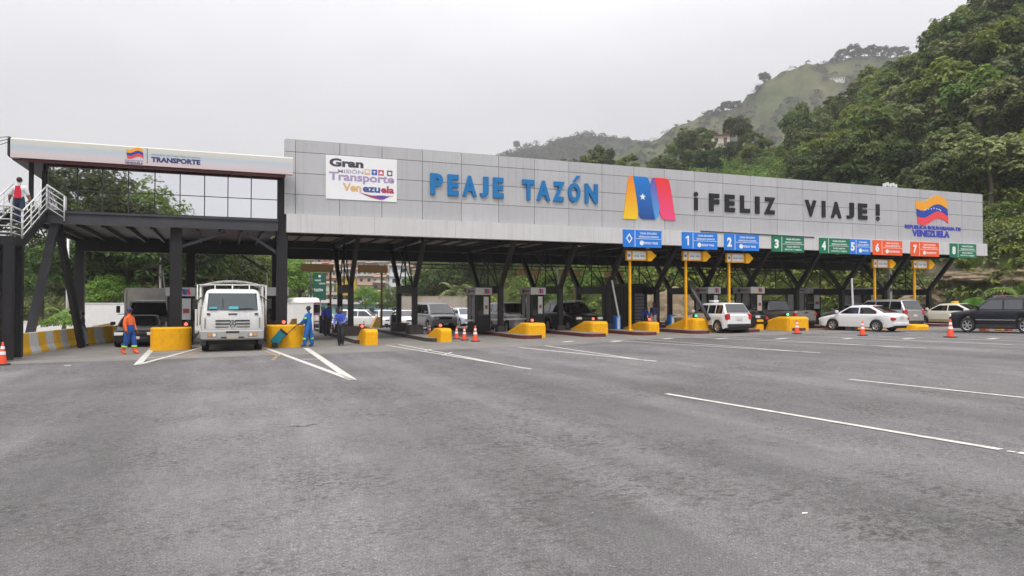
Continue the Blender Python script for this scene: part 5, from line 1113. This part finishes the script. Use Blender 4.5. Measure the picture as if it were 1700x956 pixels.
def soil(name, a, b, rock=(.24,.20,.155), thr=(.55,.8), sc=.12, ds=1.2):
    m=bpy.data.materials.new(name); m.use_nodes=True; t=m.node_tree; bs=t.nodes['Principled BSDF']; l=t.links.new; tcn=t.nodes.new('ShaderNodeTexCoord')
    def noi(s,d=6,r=.7):
        n=t.nodes.new('ShaderNodeTexNoise'); n.inputs['Scale'].default_value=s; n.inputs['Detail'].default_value=d; n.inputs['Roughness'].default_value=r; l(tcn.outputs['Object'],n.inputs['Vector']); return n.outputs['Fac']
    def rg(s,a0,a1,c,d):
        r=t.nodes.new('ShaderNodeMapRange'); r.inputs[1].default_value=a0;r.inputs[2].default_value=a1;r.inputs[3].default_value=c;r.inputs[4].default_value=d; l(s,r.inputs[0]); return r.outputs[0]
    mx=t.nodes.new('ShaderNodeMixRGB'); l(rg(noi(sc),.38,.62,0,1),mx.inputs[0]); mx.inputs[1].default_value=(*a,1); mx.inputs[2].default_value=(*b,1)
    hs=t.nodes.new('ShaderNodeHueSaturation'); l(mx.outputs[0],hs.inputs['Color']); l(rg(noi(ds,8,.8),.3,.7,.5,1.5),hs.inputs['Value']); cur=hs.outputs[0]
    if rock:
        g=t.nodes.new('ShaderNodeNewGeometry'); sp=t.nodes.new('ShaderNodeSeparateXYZ'); l(g.outputs['Normal'],sp.inputs[0])
        ad=t.nodes.new('ShaderNodeMath'); ad.operation='ADD'; l(sp.outputs['Z'],ad.inputs[0]); l(rg(noi(.5),.3,.7,-.22,.22),ad.inputs[1])
        m2=t.nodes.new('ShaderNodeMixRGB'); l(rg(ad.outputs[0],thr[0],thr[1],1,0),m2.inputs[0]); l(cur,m2.inputs[1]); h2=t.nodes.new('ShaderNodeHueSaturation'); h2.inputs['Color'].default_value=(*rock,1); l(rg(noi(1.8,10,.8),.3,.7,.45,1.45),h2.inputs['Value']); l(h2.outputs[0],m2.inputs[2]); cur=m2.outputs[0]
    l(cur,bs.inputs['Base Color']); bs.inputs['Roughness'].default_value=.95; bs.inputs['Specular IOR Level'].default_value=.1
    bp=t.nodes.new('ShaderNodeBump'); bp.inputs['Strength'].default_value=.9; bp.inputs['Distance'].default_value=.6; l(noi(.9,10,.75),bp.inputs['Height']); l(bp.outputs[0],bs.inputs['Normal']); return m
hill_mesh('near_hillside',NEAR,-400,2600,12,1.35,60,soil('hill_soil',(.035,.065,.012),(.10,.11,.03),thr=(.22,.45)))
hill_mesh('grassy_mountain',GRASS,700,1800,4,1.3,130,soil('mountain_grass',(.048,.072,.020),(.115,.108,.045),rock=(.10,.08,.05),thr=(.20,.48),sc=.025,ds=.06),rough=2.2)
hill_mesh('distant_ridge',RIDGE,500,1400,4,1.2,110,soil('ridge_green',(.03,.045,.015),(.06,.065,.025),rock=None,sc=.03,ds=.05),rough=2.5)

# ------------------------------------------------------------------ foliage
def leafmat(name, c1, c2, hue=.03, val=.35, trans=.32):
    m=bpy.data.materials.new(name); m.use_nodes=True; t=m.node_tree; t.nodes.clear(); l=t.links.new; n=t.nodes.new
    g=n('ShaderNodeNewGeometry'); oi=n('ShaderNodeObjectInfo'); at=n('ShaderNodeAttribute'); at.attribute_name='tint'
    mx=n('ShaderNodeMixRGB'); mx.inputs[1].default_value=(*c1,1); mx.inputs[2].default_value=(*c2,1); l(at.outputs['Fac'],mx.inputs[0])
    h=n('ShaderNodeHueSaturation'); r1=n('ShaderNodeMapRange'); r1.inputs[3].default_value=.5-hue; r1.inputs[4].default_value=.5+hue; l(oi.outputs['Random'],r1.inputs[0]); l(r1.outputs[0],h.inputs['Hue'])
    r2=n('ShaderNodeMapRange'); r2.inputs[3].default_value=1-val; r2.inputs[4].default_value=1+val; l(g.outputs['Random Per Island'],r2.inputs[0])
    ml=n('ShaderNodeMath'); ml.operation='MULTIPLY'; r3=n('ShaderNodeMapRange'); r3.inputs[3].default_value=.72; r3.inputs[4].default_value=1.35
    sn=n('ShaderNodeMath'); sn.operation='FRACT'; m7=n('ShaderNodeMath'); m7.operation='MULTIPLY'; m7.inputs[1].default_value=7.31; l(oi.outputs['Random'],m7.inputs[0]); l(m7.outputs[0],sn.inputs[0]); l(sn.outputs[0],r3.inputs[0])
    l(r2.outputs[0],ml.inputs[0]); l(r3.outputs[0],ml.inputs[1]); l(ml.outputs[0],h.inputs['Value']); l(mx.outputs[0],h.inputs['Color'])
    pb=n('ShaderNodeBsdfPrincipled'); pb.inputs['Roughness'].default_value=.55; pb.inputs['Specular IOR Level'].default_value=.35; tr=n('ShaderNodeBsdfTranslucent'); ms=n('ShaderNodeMixShader'); ms.inputs[0].default_value=trans; o=n('ShaderNodeOutputMaterial')
    l(h.outputs[0],pb.inputs['Base Color']); l(h.outputs[0],tr.inputs[0]); l(pb.outputs[0],ms.inputs[1]); l(tr.outputs[0],ms.inputs[2]); l(ms.outputs[0],o.inputs[0]); return m
LM=dict(dark=leafmat('leaf_dark',(.032,.060,.010),(.085,.12,.020)), mid=leafmat('leaf_mid',(.060,.105,.013),(.17,.22,.032)), olive=leafmat('leaf_olive',(.085,.12,.028),(.24,.27,.11),.012), bright=leafmat('leaf_bright',(.075,.17,.018),(.17,.28,.04)), dry=leafmat('leaf_dry',(.09,.085,.05),(.15,.14,.09)), haze=leafmat('leaf_far',(.022,.036,.014),(.05,.062,.026)))
bark=mat('bark',(.10,.075,.055),.9,0,.3,3,bump=.6,bscale=12); palebark=mat('pale_bark',(.22,.19,.155),.9,0,.25,3)
class Leaves:
    def __init__(s): s.v=[]; s.f=[]; s.t=[]
    def leaf(s,p,n,ln,wd,tint,rnd):
        n=n.normalized(); a=n.orthogonal().normalized(); q=Quaternion(n,rnd.uniform(0,6.28)); a=q@a; b=n.cross(a); k=len(s.v)
        s.v += [p-a*ln*.5, p+b*wd*.5+n*wd*.12, p+a*ln*.5-n*ln*.12, p-b*wd*.5+n*wd*.12]; s.f.append((k,k+1,k+2,k+3)); s.t.append(tint)
    def mesh(s,name,m):
        me=bpy.data.meshes.new(name); me.from_pydata([tuple(v) for v in s.v],[],s.f); me.materials.append(m)
        at=me.attributes.new('tint','FLOAT','FACE'); at.data.foreach_set('value',s.t); me.update(); return me
def clump(L_,c,r,n,size,rnd,tint,flatten=.75,up=.5):
    for _ in range(n):
        d=Vector((rnd.gauss(0,1),rnd.gauss(0,1),rnd.gauss(0,1)))
        if d.length<1e-3: continue
        d.normalize()
        if d.z<-.35: d.z*=-.6
        rr=r*(rnd.random()**.35); p=c+Vector((d.x*rr,d.y*rr,d.z*rr*flatten)); nn=d+Vector((rnd.uniform(-.7,.7),rnd.uniform(-.7,.7),rnd.uniform(-.3,.7)+up)); sz=size*rnd.uniform(.6,1.35)
        L_.leaf(p,nn,sz,sz*.55,max(0,min(1,tint+rnd.uniform(-.2,.2))),rnd)
def tree_proto(seed, Rw, Hc, Ht, nl, per, size, leaf, lr=(.26,.42), trunk_m=None, forked=False):
    """crown half width Rw, crown half height Hc, total height Ht"""
    rnd=random.Random(seed); Lv=Leaves(); lobes=[]; cz=Ht-Hc
    for i in range(nl):
        for _ in range(30):
            a=rnd.uniform(0,6.28); q=rnd.uniform(-.75,1); rr=math.sqrt(max(0,1-q*q*.8))*rnd.uniform(.45,.86); c=Vector((Rw*rr*math.cos(a),Rw*rr*math.sin(a),cz+Hc*q*.78))
            if all((c-o).length>Rw*.24 for o,_r in lobes): break
        lobes.append((c,Rw*rnd.uniform(*lr)))
    for c,r in lobes:
        tint=rnd.random(); clump(Lv,c,r,per,size,rnd,tint)
        for _ in range(5):
            d=Vector((rnd.uniform(-1,1),rnd.uniform(-1,1),rnd.uniform(-.3,1))).normalized(); clump(Lv,c+d*r*.85,r*.40,per//9,size*.9,rnd,min(1,tint+.2))
    root=bpy.data.objects.new('tree',None)
    cm=Lv.mesh('crown',leaf)
    mb=MB(); b=Vector((0,0,-.6)); bend=Vector((rnd.uniform(-.5,.5),rnd.uniform(-.5,.5),cz-Hc*.35)); r0=.028*Ht+.05
    mid=b.lerp(bend,.5)+Vector((rnd.uniform(-.2,.2),rnd.uniform(-.2,.2),0)); mb.cyl(b,mid,r0*1.2,r0*.85,n=8,cap=False); mb.cyl(mid,bend,r0*.85,r0*.7,n=8,cap=False)
    for c,r in lobes[:9]:
        m_=bend.lerp(c,.5)+Vector((0,0,-.05*Ht*rnd.random())); mb.cyl(bend,m_,r0*.5,r0*.32,n=6,cap=False); mb.cyl(m_,c,r0*.32,r0*.12,n=5,cap=False)
    tm=mb.build('trunk',trunk_m or bark); tmesh=tm.data; bpy.data.objects.remove(tm)
    return cm,tmesh
_n=[0]
def plant_tree(proto, pos, sc, rz, label, cat='tree', group=None, name='tree', szs=1):
    r=empty(name,pos,rz,label,cat,group); r.scale=(sc,sc,sc*szs)
    for nm,me in (('crown',proto[0]),('trunk',proto[1])):
        o=bpy.data.objects.new(nm,me); C.objects.link(o); o.parent=r
    return r
TP=[]
for i,(k,rw,hc,ht) in enumerate((('mid',4.2,3.0,8.5),('dark',4.6,3.2,9),('olive',3.8,3.0,9),('mid',3.6,3.6,10),('olive',4.4,2.6,8),('dark',3.8,3.2,8.5),('mid',4.8,2.8,8.5))):
    TP.append(tree_proto(100+i,rw,hc,ht,18,165,.64,LM[k]))
BR=[tree_proto(200+i,3.0,2.2,5.0,12,150,.38,LM['bright']) for i in range(2)]
rnd=random.Random(7); pts=[]
GN='trees covering the steep hillside behind the plaza'; kinds=['mid green bushy','dark leaved rounded','olive grey leaved','tall mid green','olive flat topped','dark dense','wide mid green']
def try_place(px,t,dmin):
    p=polar(px,t)
    if any((p.x-a)**2+(p.y-b)**2<dmin*dmin for a,b in pts): return None
    pts.append((p.x,p.y)); return Vector((p.x,p.y,height(NEAR,px,t)))
cnt=0
for _ in range(6000):
    if cnt>=225: break
    px=rnd.uniform(1330,1860); v=interp(NEAR,px); s=rnd.uniform(.10,1.04); t=v[0]+s*(v[1]-v[0])
    p=try_place(px,t,4.1)
    if p is None: continue
    k=rnd.randrange(len(TP)); sc=rnd.uniform(.62,1.12)*(.7 if s<.2 else 1)
    plant_tree(TP[k],p,sc,rnd.uniform(0,6.28),kinds[k]+' tree in the dense forest on the steep right hillside','tree',GN+' ('+kinds[k]+')'); cnt+=1
cnt=0
for _ in range(2000):
    if cnt>=34: break
    px=rnd.uniform(1545,1860); v=interp(NEAR,px); s=rnd.uniform(.13,.26); p=try_place(px,v[0]+s*(v[1]-v[0]),3.0)
    if p is None: continue
    k=rnd.choice((1,5,0,3)); plant_tree(TP[k],p-Vector((0,0,1.0)),rnd.uniform(.45,.75),rnd.uniform(0,6.28),kinds[k]+' small tree at the foot of the forested right hillside','tree','small trees at the foot of the forest ('+kinds[k]+')'); cnt+=1
cnt=0
for _ in range(3000):                                      # forested lower slope behind the right and middle of the canopy
    if cnt>=62: break
    px=rnd.uniform(690,1345); v=interp(NEAR,px); lo = .72 if 1180<px<1345 else .06; s=rnd.uniform(lo,1.0); t=v[0]+s*(v[1]-v[0])
    if 700<px<800 : s=rnd.uniform(.1,.5); t=v[0]+s*(v[1]-v[0])
    p=try_place(px,t,5.5)
    if p is None: continue
    k=rnd.choice((0,1,3,5,6,0)); plant_tree(TP[k],p,rnd.uniform(.5,.95)*(.65 if 1180<px<1345 else 1),rnd.uniform(0,6.28),kinds[k]+' tree on the lower slope behind the canopy','tree','trees on the lower slope behind the canopy ('+kinds[k]+')'); cnt+=1
cnt=0
for _ in range(2000):                                      # light green shrubs
    if cnt>=60: break
    px=rnd.uniform(830,1420); v=interp(NEAR,px); s=rnd.uniform(.03,.9 if px>1150 else .35); t=v[0]+s*(v[1]-v[0]); p=try_place(px,t,3.2)
    if p is None: continue
    plant_tree(BR[cnt%2],p-Vector((0,0,.8)),rnd.uniform(.35,.75),rnd.uniform(0,6.28),'bright green bush on the slope behind the canopy','bush','bright green bushes on the slope behind the canopy',name='bush'); cnt+=1
# named trees standing out above the fascia
for px,t,k,sc,lab in ((1003,150,1,.80,'lone dark round tree rising above the fascia over the second half of the blue lettering'),(1172,172,3,.72,'left of the two tall dark trees around the red roofed hill house'),(1226,172,1,.86,'right of the two tall dark trees around the red roofed hill house'),(1125,165,0,.75,'leafy tree left of the red roofed hill house'),(1090,160,6,.6,'low green tree at the left foot of the wooded slope')):
    v=interp(NEAR,px); t=v[0]+.985*(v[1]-v[0]); p=polar(px,t); plant_tree(TP[k],(p.x,p.y,height(NEAR,px,t)-.3),sc,px*.3,lab)
# mountain trees
MT=[tree_proto(300+i,5.0,3.4,8,14,80,1.1,LM['haze'],trunk_m=palebark) for i in range(3)]
def on(tab,px,s): v=interp(tab,px); t=v[0]+s*(v[1]-v[0]); p=polar(px,t); return Vector((p.x,p.y,height(tab,px,t,2.2)))
for i,(px,s,sc) in enumerate(((1388,.99,.9),(1402,1.0,1.3),(1420,1.0,1.5),(1438,1.0,1.1),(1452,1.0,1.4),(1470,1.0,1.2),(1488,1.0,1.3),(1504,1.0,1.2),(1262,.99,.9),(1270,1.0,1.35),(1180,1.0,.8),(1196,1.0,1.1),(1210,1.0,1.3),(1224,1.0,1.1))):
    plant_tree(MT[i%3],on(GRASS,px,s)-Vector((0,0,3.2)),sc*.95,px,'tree on the mountain skyline %s' % ('at the top of the grassy mountain' if px>1300 else 'leaning alone on the grassy slope' if px>1240 else 'on the lower shoulder of the mountain'),'tree','trees on the mountain skyline'+(' top' if px>1300 else ' slope' if px>1240 else ' shoulder'))
plant_tree(MT[0],on(RIDGE,857,1.0)-Vector((0,0,1)),1.0,1,'lone small tree on the skyline at the left end of the hazy ridge','tree',szs=1.5)
# far ridge forest as one mass, shrubs on the mountain, undergrowth
def scatter(name, tab, n, p0, p1, s0, s1, leaf, rad, per, size, label, cat, seed, rough=1.3, keep=None):
    rnd=random.Random(seed); Lv=Leaves()
    for _ in range(n):
        px=rnd.uniform(p0,p1); v=interp(tab,px); s=rnd.uniform(s0,s1); t=v[0]+s*(v[1]-v[0])
        if keep and not keep(px,s,rnd): continue
        p=polar(px,t); z=height(tab,px,t,rough); r=rnd.uniform(*rad); clump(Lv,Vector((p.x,p.y,z+r*(.4 if tab is NEAR else .25))),r,per,size,rnd,rnd.random())
    o=bpy.data.objects.new(name,Lv.mesh(name,leaf)); C.objects.link(o); return tag(o,label,cat,kind='stuff')
scatter('ridge_forest',RIDGE,1800,740,1250,.35,1.0,LM['haze'],(4,8.5),40,2.6,'hazy forest covering the distant ridge left of the mountain','forest',1,2.5)
scatter('mountain_shrubs',GRASS,2600,1000,1620,.1,1.0,LM['haze'],(1.6,4.6),34,1.5,'low scrub scattered over the grassy mountain','scrub',2,2.2,keep=lambda px,s,r: noise.noise((px*.02,s*6,1))>-.05 or s>.97)
LM['grassm']=leafmat('meadow_leaf',(.09,.19,.025),(.20,.32,.055),.02,.3)
scatter('undergrowth',NEAR,5200,830,1900,.01,.95,LM['mid'],(.5,1.6),30,.46,'green undergrowth covering the slope behind the canopy','undergrowth',3,1,keep=lambda px,s,r: not (px>1540 and s<.13 and r.random()<.88) and not (1100<px<1300 and s<.03 and r.random()<.5))
scatter('bright_meadow',NEAR,1500,1150,1400,.08,.80,LM['grassm'],(.5,1.2),30,.36,'bright green grassy clearing on the slope below the red roofed house','grass',4,1,keep=lambda px,s,r: px<1345)
scatter('slope_grass',NEAR,3000,860,1480,.03,.26,LM['grassm'],(.4,1.1),26,.32,'light green grass and creepers on the bank behind the booths','grass',5,1)
scatter('foot_bushes',NEAR,2600,1060,1900,.01,.22,LM['mid'],(.5,1.5),34,.42,'leafy bushes along the foot of the slope behind the canopy','bushes',16,1,keep=lambda px,s,r: not (px>1530 and s<.14 and r.random()<.75))
scatter('bank_scrub',NEAR,420,1480,1900,.0,.10,LM['olive'],(.4,1.0),26,.3,'dry scrub growing on the earth bank behind the cream taxi','scrub',6,1)
scatter('far_slope_greenery',NEAR,1500,-200,830,.05,1.0,LM['mid'],(1.2,3.2),36,.8,'mass of trees and scrub on the slope around the hillside houses','greenery',8,1,keep=lambda px,s,r: not(490<px<700 and s<.75 and r.random()<.86))
# big trees behind the left lanes
LT=[tree_proto(400+i,5.6,3.8,10.5,20,230,.42,LM[k],trunk_m=bark) for i,k in enumerate(('dark','mid','dark','bright'))]
for i,(px,t,k,sc,lab) in enumerate(((105,62,0,1.0,'dark spreading tree behind the left raking columns'),(160,72,1,1.0,'leafy tree behind the lower white wall'),(70,80,2,.9,'dark tree at the left end of the tree row'),(215,64,2,1.05,'dark spreading tree above the tall white wall'),(262,60,0,1.05,'dark spreading tree with leaning limbs above the box truck'),(300,74,2,1.1,'dark tree behind the left front column'),(345,68,0,.95,'dark tree between the column and the white truck'),(400,84,1,.95,'green tree above the white truck cage'),(440,90,3,.8,'light green tree left of the second column'),(492,88,3,.72,'bright yellow green tree right of the second column'),(470,112,1,.9,'hazy green tree right of the second column'),(180,58,3,.42,'light green small tree above the tall white wall'),(30,95,1,.8,'green tree glimpsed behind the stair tower'),(690,100,1,.55,'green tree in front of the lowest hillside houses'),(610,104,3,.45,'small olive tree below the hillside houses'),(645,108,1,.45,'small green tree below the hillside houses'),(720,96,0,.8,'tall dark tree right of the hillside houses'),(760,98,2,.85,'tall dark tree above the beige block wall'),(800,100,0,.8,'tall dark tree left of the first white headed booth'))):
    p=polar(px,t); z=max(gz(p.x,p.y), height(NEAR,px,t)); plant_tree(LT[k],(p.x,p.y,z),sc,i*1.7,lab)
# reflected trees behind the camera, seen in the mirror glazing
for i,(x,y,k,sc) in enumerate(((-13,-6,0,1.35),(-20,-2,2,1.4),(-8.5,-14,1,1.25),(-26,3,0,1.3),(-15,-20,2,1.5))):
    plant_tree(LT[k],(x,y,gz(x,y)),sc,i,'roadside tree behind the camera mirrored in the office glazing','tree','roadside trees mirrored in the office glazing')

rows=[]  # unseen berm added behind the camera to darken reflections in the cars
for k,(y,h) in enumerate(((-40,-.2),(-46,3),(-52,6),(-60,8),(-75,7),(-95,-1))): rows.append([(x,y+6*noise.noise((x*.03,k,0)),h*(1+.35*noise.noise((x*.05,k*.3,7)))) for x in range(-260,300,10)])
mb=MB(); mb.grid(rows,0,True); tag(mb.build('added_berm',soil('added_berm_soil',(.03,.05,.012),(.07,.08,.03),rock=None),fix=False),kind='structure')
# palms
def palm(pos, h, fr, ln, label, m=LM['bright'], seed=1, name='palm'):
    rnd=random.Random(seed); r=empty(name,pos,0,label,'palm'); mb=MB()
    mb.cyl((0,0,-.3),(.1,.05,h*.5),.16,.12,n=8,cap=False); mb.cyl((.1,.05,h*.5),(.05,0,h),.12,.10,n=8); mb.build('trunk',palebark,r); Lv=Leaves()
    for k in range(fr):
        a=k*2.4+rnd.uniform(-.2,.2); el=rnd.uniform(.2,1.25); d=Vector((math.cos(a),math.sin(a),0)); p=Vector((.05,0,h)); N_=14; vel=d*math.cos(el)+Vector((0,0,math.sin(el)))
        for i in range(N_):
            q=p+vel*ln/N_; sd_=d.cross(Vector((0,0,1)))
            for s in(-1,1):
                tip=q+sd_*s*ln*.20*math.sin(math.pi*(i+1.5)/(N_+1))+Vector((0,0,-ln*.06)); b=len(Lv.v); Lv.v+=[p,q,tip+vel*.05,tip]; Lv.f.append((b,b+1,b+2,b+3)); Lv.t.append(rnd.random())
            p=q; vel=(vel+Vector((0,0,-.16))).normalized()
    o=bpy.data.objects.new('crown',Lv.mesh('crown',m)); C.objects.link(o); o.parent=r; return r
for px,t,h,ln,lab,m_,dz in ((104,44,1.2,1.25,'small yellow green palm in front of the white walls',LM['bright'],0),(1612,56,.6,2.6,'yellow green palm clump behind the black off-roader bonnet',LM['bright'],0),(1640,57,.9,2.8,'larger palm clump behind the black off-roader roof',LM['mid'],0),(1690,54,1.3,2.8,'green palm at the right edge above the black off-roader',LM['mid'],.4),(1606,63,1.9,2.4,'thin palm on the bank below the green sign 8',LM['olive'],2.8),(1690,60,3.0,3.2,'tall palm on the bank at the right edge',LM['olive'],4.0),(800,84,2.5,3.0,'banana palm right of the beige block wall',LM['mid'],.5),(755,90,3.0,3.2,'pale banana palm above the beige block wall',LM['olive'],.6),(1290,78,1.5,2.3,'yellow green palm between the canopy frames behind the pickup',LM['bright'],1),(1340,76,1.6,2.4,'palm between the canopy frames right of the grey pickup',LM['olive'],1),(100,120,0,.1,'',None,0))[:-1]:
    p=polar(px,t); palm((p.x,p.y,gz(p.x,p.y)+dz),h,13,ln,lab,m_,px)
p=polar(1668,53); Lv=Leaves(); clump(Lv,Vector((0,0,.6)),.8,420,.18,random.Random(3),.5); o=bpy.data.objects.new('shrub',Lv.mesh('shrub',leafmat('red_leaf',(.16,.02,.03),(.28,.04,.05)))); C.objects.link(o); o.location=(p.x,p.y,1.3); tag(o,'dark red leaved shrub above the roof of the black off-roader','shrub')
for i,px in enumerate((66,86,118)):
    p=polar(px,40); Lv=Leaves(); clump(Lv,Vector((0,0,.6)),.55,260,.16,random.Random(i),.6); o=bpy.data.objects.new('shrub',Lv.mesh('shrub',LM['bright'])); C.objects.link(o); o.location=(p.x,p.y,.1); tag(o,('leftmost','middle','rightmost')[i]+' of the low shrubs behind the striped kerb wall','shrub')
# rocks on the cut
rk=mat('rock',(.23,.175,.11),.95,0,.35,1.5,bump=.8,bscale=4,dirt=.3)
def rock(px,t,sx,sy,sz,seed,label,zoff=0):
    rnd=random.Random(seed); p=polar(px,t); bm=bmesh.new(); bmesh.ops.create_icosphere(bm,subdivisions=4,radius=1)
    for v in bm.verts:
        n=noise.fractal(v.co*1.6+Vector((seed,0,0)),1,2,5); c=noise.voronoi(v.co*1.8+Vector((seed,3,0)))[0][0]; v.co=v.co*(1+.35*n+.22*c); v.co=Vector((v.co.x*sx,v.co.y*sy,v.co.z*sz))
    me=bpy.data.meshes.new('rock'); bm.to_mesh(me); bm.free(); me.materials.append(rk); o=bpy.data.objects.new('rock',me); C.objects.link(o); o.location=(p.x,p.y,gz(p.x,p.y)+zoff); o.rotation_euler=(0,0,-YAW-(px-850)/1200*.8); tag(o,label,'rock')
rock(1120,76,3.2,2,2.9,1,'tall pale rock face behind the two figures by the equipment room'); rock(1235,77,2.4,1.8,2.0,2,'pale rock face behind the booths left of the pickup'); rock(1165,77,2.6,1.8,1.5,3,'lower rock between the two tall rock faces',.5)
rock(1400,74,3.0,2,1.6,4,'brown rock outcrop between the canopy frames above the white saloon',1); rock(1562,62.5,2.6,1.6,1.2,5,'layered brown rock outcrop left of the palms',1.6); rock(1636,59.8,3.0,1.6,.62,6,'smooth tan earth mound above the palms',3.5); rock(1712,57,2.0,1.4,.7,7,'brown earth mound at the right edge',3.3); rock(1500,69,3.0,2,1.8,8,'brown rock outcrop behind the last yellow arrow signs',1.2)

# ------------------------------------------------------------------ houses
HC=[(.62,.55,.48),(.46,.27,.20),(.62,.60,.55),(.55,.50,.42),(.48,.30,.24),(.66,.65,.62),(.42,.36,.30),(.58,.42,.34)]; RC=[(.34,.12,.08),(.30,.26,.24),(.38,.20,.15),(.24,.22,.21)]
winm=flat((.03,.035,.04),.3)
def house(px, t, z, wd, dp, st, wc, rc, label, rot=0, group=None):
    p=polar(px,t); rnd=random.Random(int(px*7+t)); r=empty('hillside_house',(p.x,p.y,z),-YAW-(px-850)/1200*.7+rot,label,'house',group); h=2.5*st
    mb=MB(); mb.box((-wd/2,0,-2.5),(wd/2,dp,h))
    for k in range(1,st): mb.box((-wd/2-.05,-.35,2.5*k-.08),(wd/2+.05,-.0,2.5*k+.05))
    mb.build('wall',flat(wc,.85,var=.14,dirt=.25),r)
    mb=MB(); mb.prism([(-.6,h+.02),(dp+.2,h+.75),(dp+.2,h+.85),(-.6,h+.12)],lambda u,v,s:((-wd/2-.3) if s==0 else (wd/2+.3),u,v)); mb.build('roof',flat(rc,.8,var=.2),r)
    n=max(2,int(wd/2.0))
    for k in range(st):
        for i in range(n):
            x=-wd/2+wd*(i+.5)/n; 
            if k==0 and i==n-1:
                mb=MB(); mb.box((x-.4,-.03,.0),(x+.4,-.003,1.9)); mb.build('door',flat((.12,.08,.06),.6),r); continue
            mb=MB(); mb.box((x-.42,-.03,2.5*k+.95),(x+.42,-.003,2.5*k+1.85)); mb.build('window',winm,r)
rnd=random.Random(11); hn=0
def gh(px,t): return max(height(NEAR,px,t), -1)
spots=[]
for row,(t,yb) in enumerate(((196,500),(212,490),(228,478),(246,466),(264,455),(284,444),(304,433),(325,422),(345,415))):
    px=496+rnd.uniform(0,20)+ (row%2)*12
    while px<(700 if row<3 else 690 if row<6 else 1)+ (0 if row<6 else 690):
        if row in(0,1) and rnd.random()<.45: px+=rnd.uniform(16,24); continue
        spots.append((px,t+rnd.uniform(-3,3),yb+rnd.uniform(-3,3))); px+=rnd.uniform(18,29)*230/t
for px,t,yb in spots:
    z=height(NEAR,px,t,0)-.2; st=rnd.choice((1,1,2)); wd=rnd.uniform(3.4,5.4); ci=rnd.randrange(len(HC)); ri=rnd.randrange(4)
    cn=['beige','brick orange','pale grey','sandy','dusty rose','whitewashed','brown','salmon'][ci]; rn=['red tiled','grey sheet','rust red','dark sheet'][ri]
    house(px,t,z,wd,rnd.uniform(4,6),st,HC[ci],RC[ri],'%s %s storey hillside house with a %s roof in the crowded settlement' % (cn,'one' if st==1 else 'two',rn),rnd.uniform(-.25,.25),'%s %s houses with %s roofs crowding the hillside' % (cn,st,rn)); hn+=1
house(545,150,-1.0,13,5,1,(.22,.50,.42),(.30,.28,.27),'long turquoise single storey building below the settlement')
house(617,140,-1.2,15,5,1,(.25,.42,.38),(.25,.24,.23),'low pale green shed at the foot of the settlement')
house(575,192,6.0,5.0,3,1,(.60,.38,.04),(.2,.18,.17),'small yellow house above the turquoise building')
house(662,175,3.0,4.5,5,3,(.66,.68,.70),(.25,.24,.23),'tall whitewashed three storey house left of the third canopy frame')
# hill house with red roof, white shed on the mountain
z=height(NEAR,1198,176); house(1198,176,z+.6,4.2,3.5,1,(.62,.56,.50),(.42,.14,.08),'small cream house with a red roof between two dark trees on the hill')
v=on(GRASS,1390,.90); house(1390,(Vector((v.x,v.y,0))).length*1/math.sqrt(1+((1390-850)/1200)**2),v.z+.5,14,5,1,(.60,.60,.58),(.45,.44,.42),'long low white building high on the grassy mountain')
p=polar(1322,160); r=empty('mast',(p.x,p.y,height(NEAR,1322,160)),0,'short white mast standing on the crest left of the forest','mast'); mb=MB(); hh=EYE+(500-200)/FPX*160-r.location.z; mb.cyl((0,0,0),(0,0,hh),.12,n=8); mb.build('pole',M['white'],r); mb=MB(); mb.cbox((0,0,hh-.6),(.6,.4,1.2)); mb.build('antenna',M['white'],r)
# green overhead road sign far behind
t=84; a=polar(520,t); b=polar(541,t); g=gz(a.x,a.y); z0=EYE+(500-498)/FPX*t; z1=EYE+(500-453)/FPX*t; r=empty('road_sign',((a.x+b.x)/2,(a.y+b.y)/2,g),-YAW+R(12),'tall dark green road sign with white writing behind the leftmost rear pole','sign'); hw=(b-a).length/2
mb=MB(); mb.box((-hw,-.03,z0-g),(hw,.03,z1-g)); mb.build('board',flat((.0,.09,.05),.5),r); mb=MB(); mb.cyl((0,.1,0),(0,.1,z1-g),.12,n=8); mb.cyl((-hw-.25,.1,0),(-hw-.25,.1,z1-g+1.5),.08,n=8); mb.build('post',M['steel2'],r)
mb=MB(); hgt=z1-z0; o=z0-g; put_text(mb,'VALLES',-hw*.75,hw*.2,o+hgt*.70,o+hgt*.76,-.031,.01,.03); put_text(mb,'CARACAS',-hw*.1,hw*.85,o+hgt*.58,o+hgt*.64,-.031,.01,.03); put_text(mb,'TAZÓN',-hw*.9,hw*.5,o+hgt*.32,o+hgt*.44,-.031,.01,.03); mb.cbox((0,-.035,o+hgt*.88),(.25,.006,.25)); mb.build('lettering',M['signwhite'],r)

# ------------------------------------------------------------------ haze
hm=bpy.data.materials.new('haze'); hm.use_nodes=True; t=hm.node_tree; t.nodes.clear(); pv=t.nodes.new('ShaderNodeVolumePrincipled'); o_=t.nodes.new('ShaderNodeOutputMaterial')
pv.inputs['Color'].default_value=(.98,.98,1,1); pv.inputs['Density'].default_value=.00044; pv.inputs['Anisotropy'].default_value=.2; t.links.new(pv.outputs[0],o_.inputs['Volume'])
mb=MB(); mb.box((-900,-120,-8),(1400,1400,300)); hz=mb.build('haze',hm); tag(hz,kind='stuff')
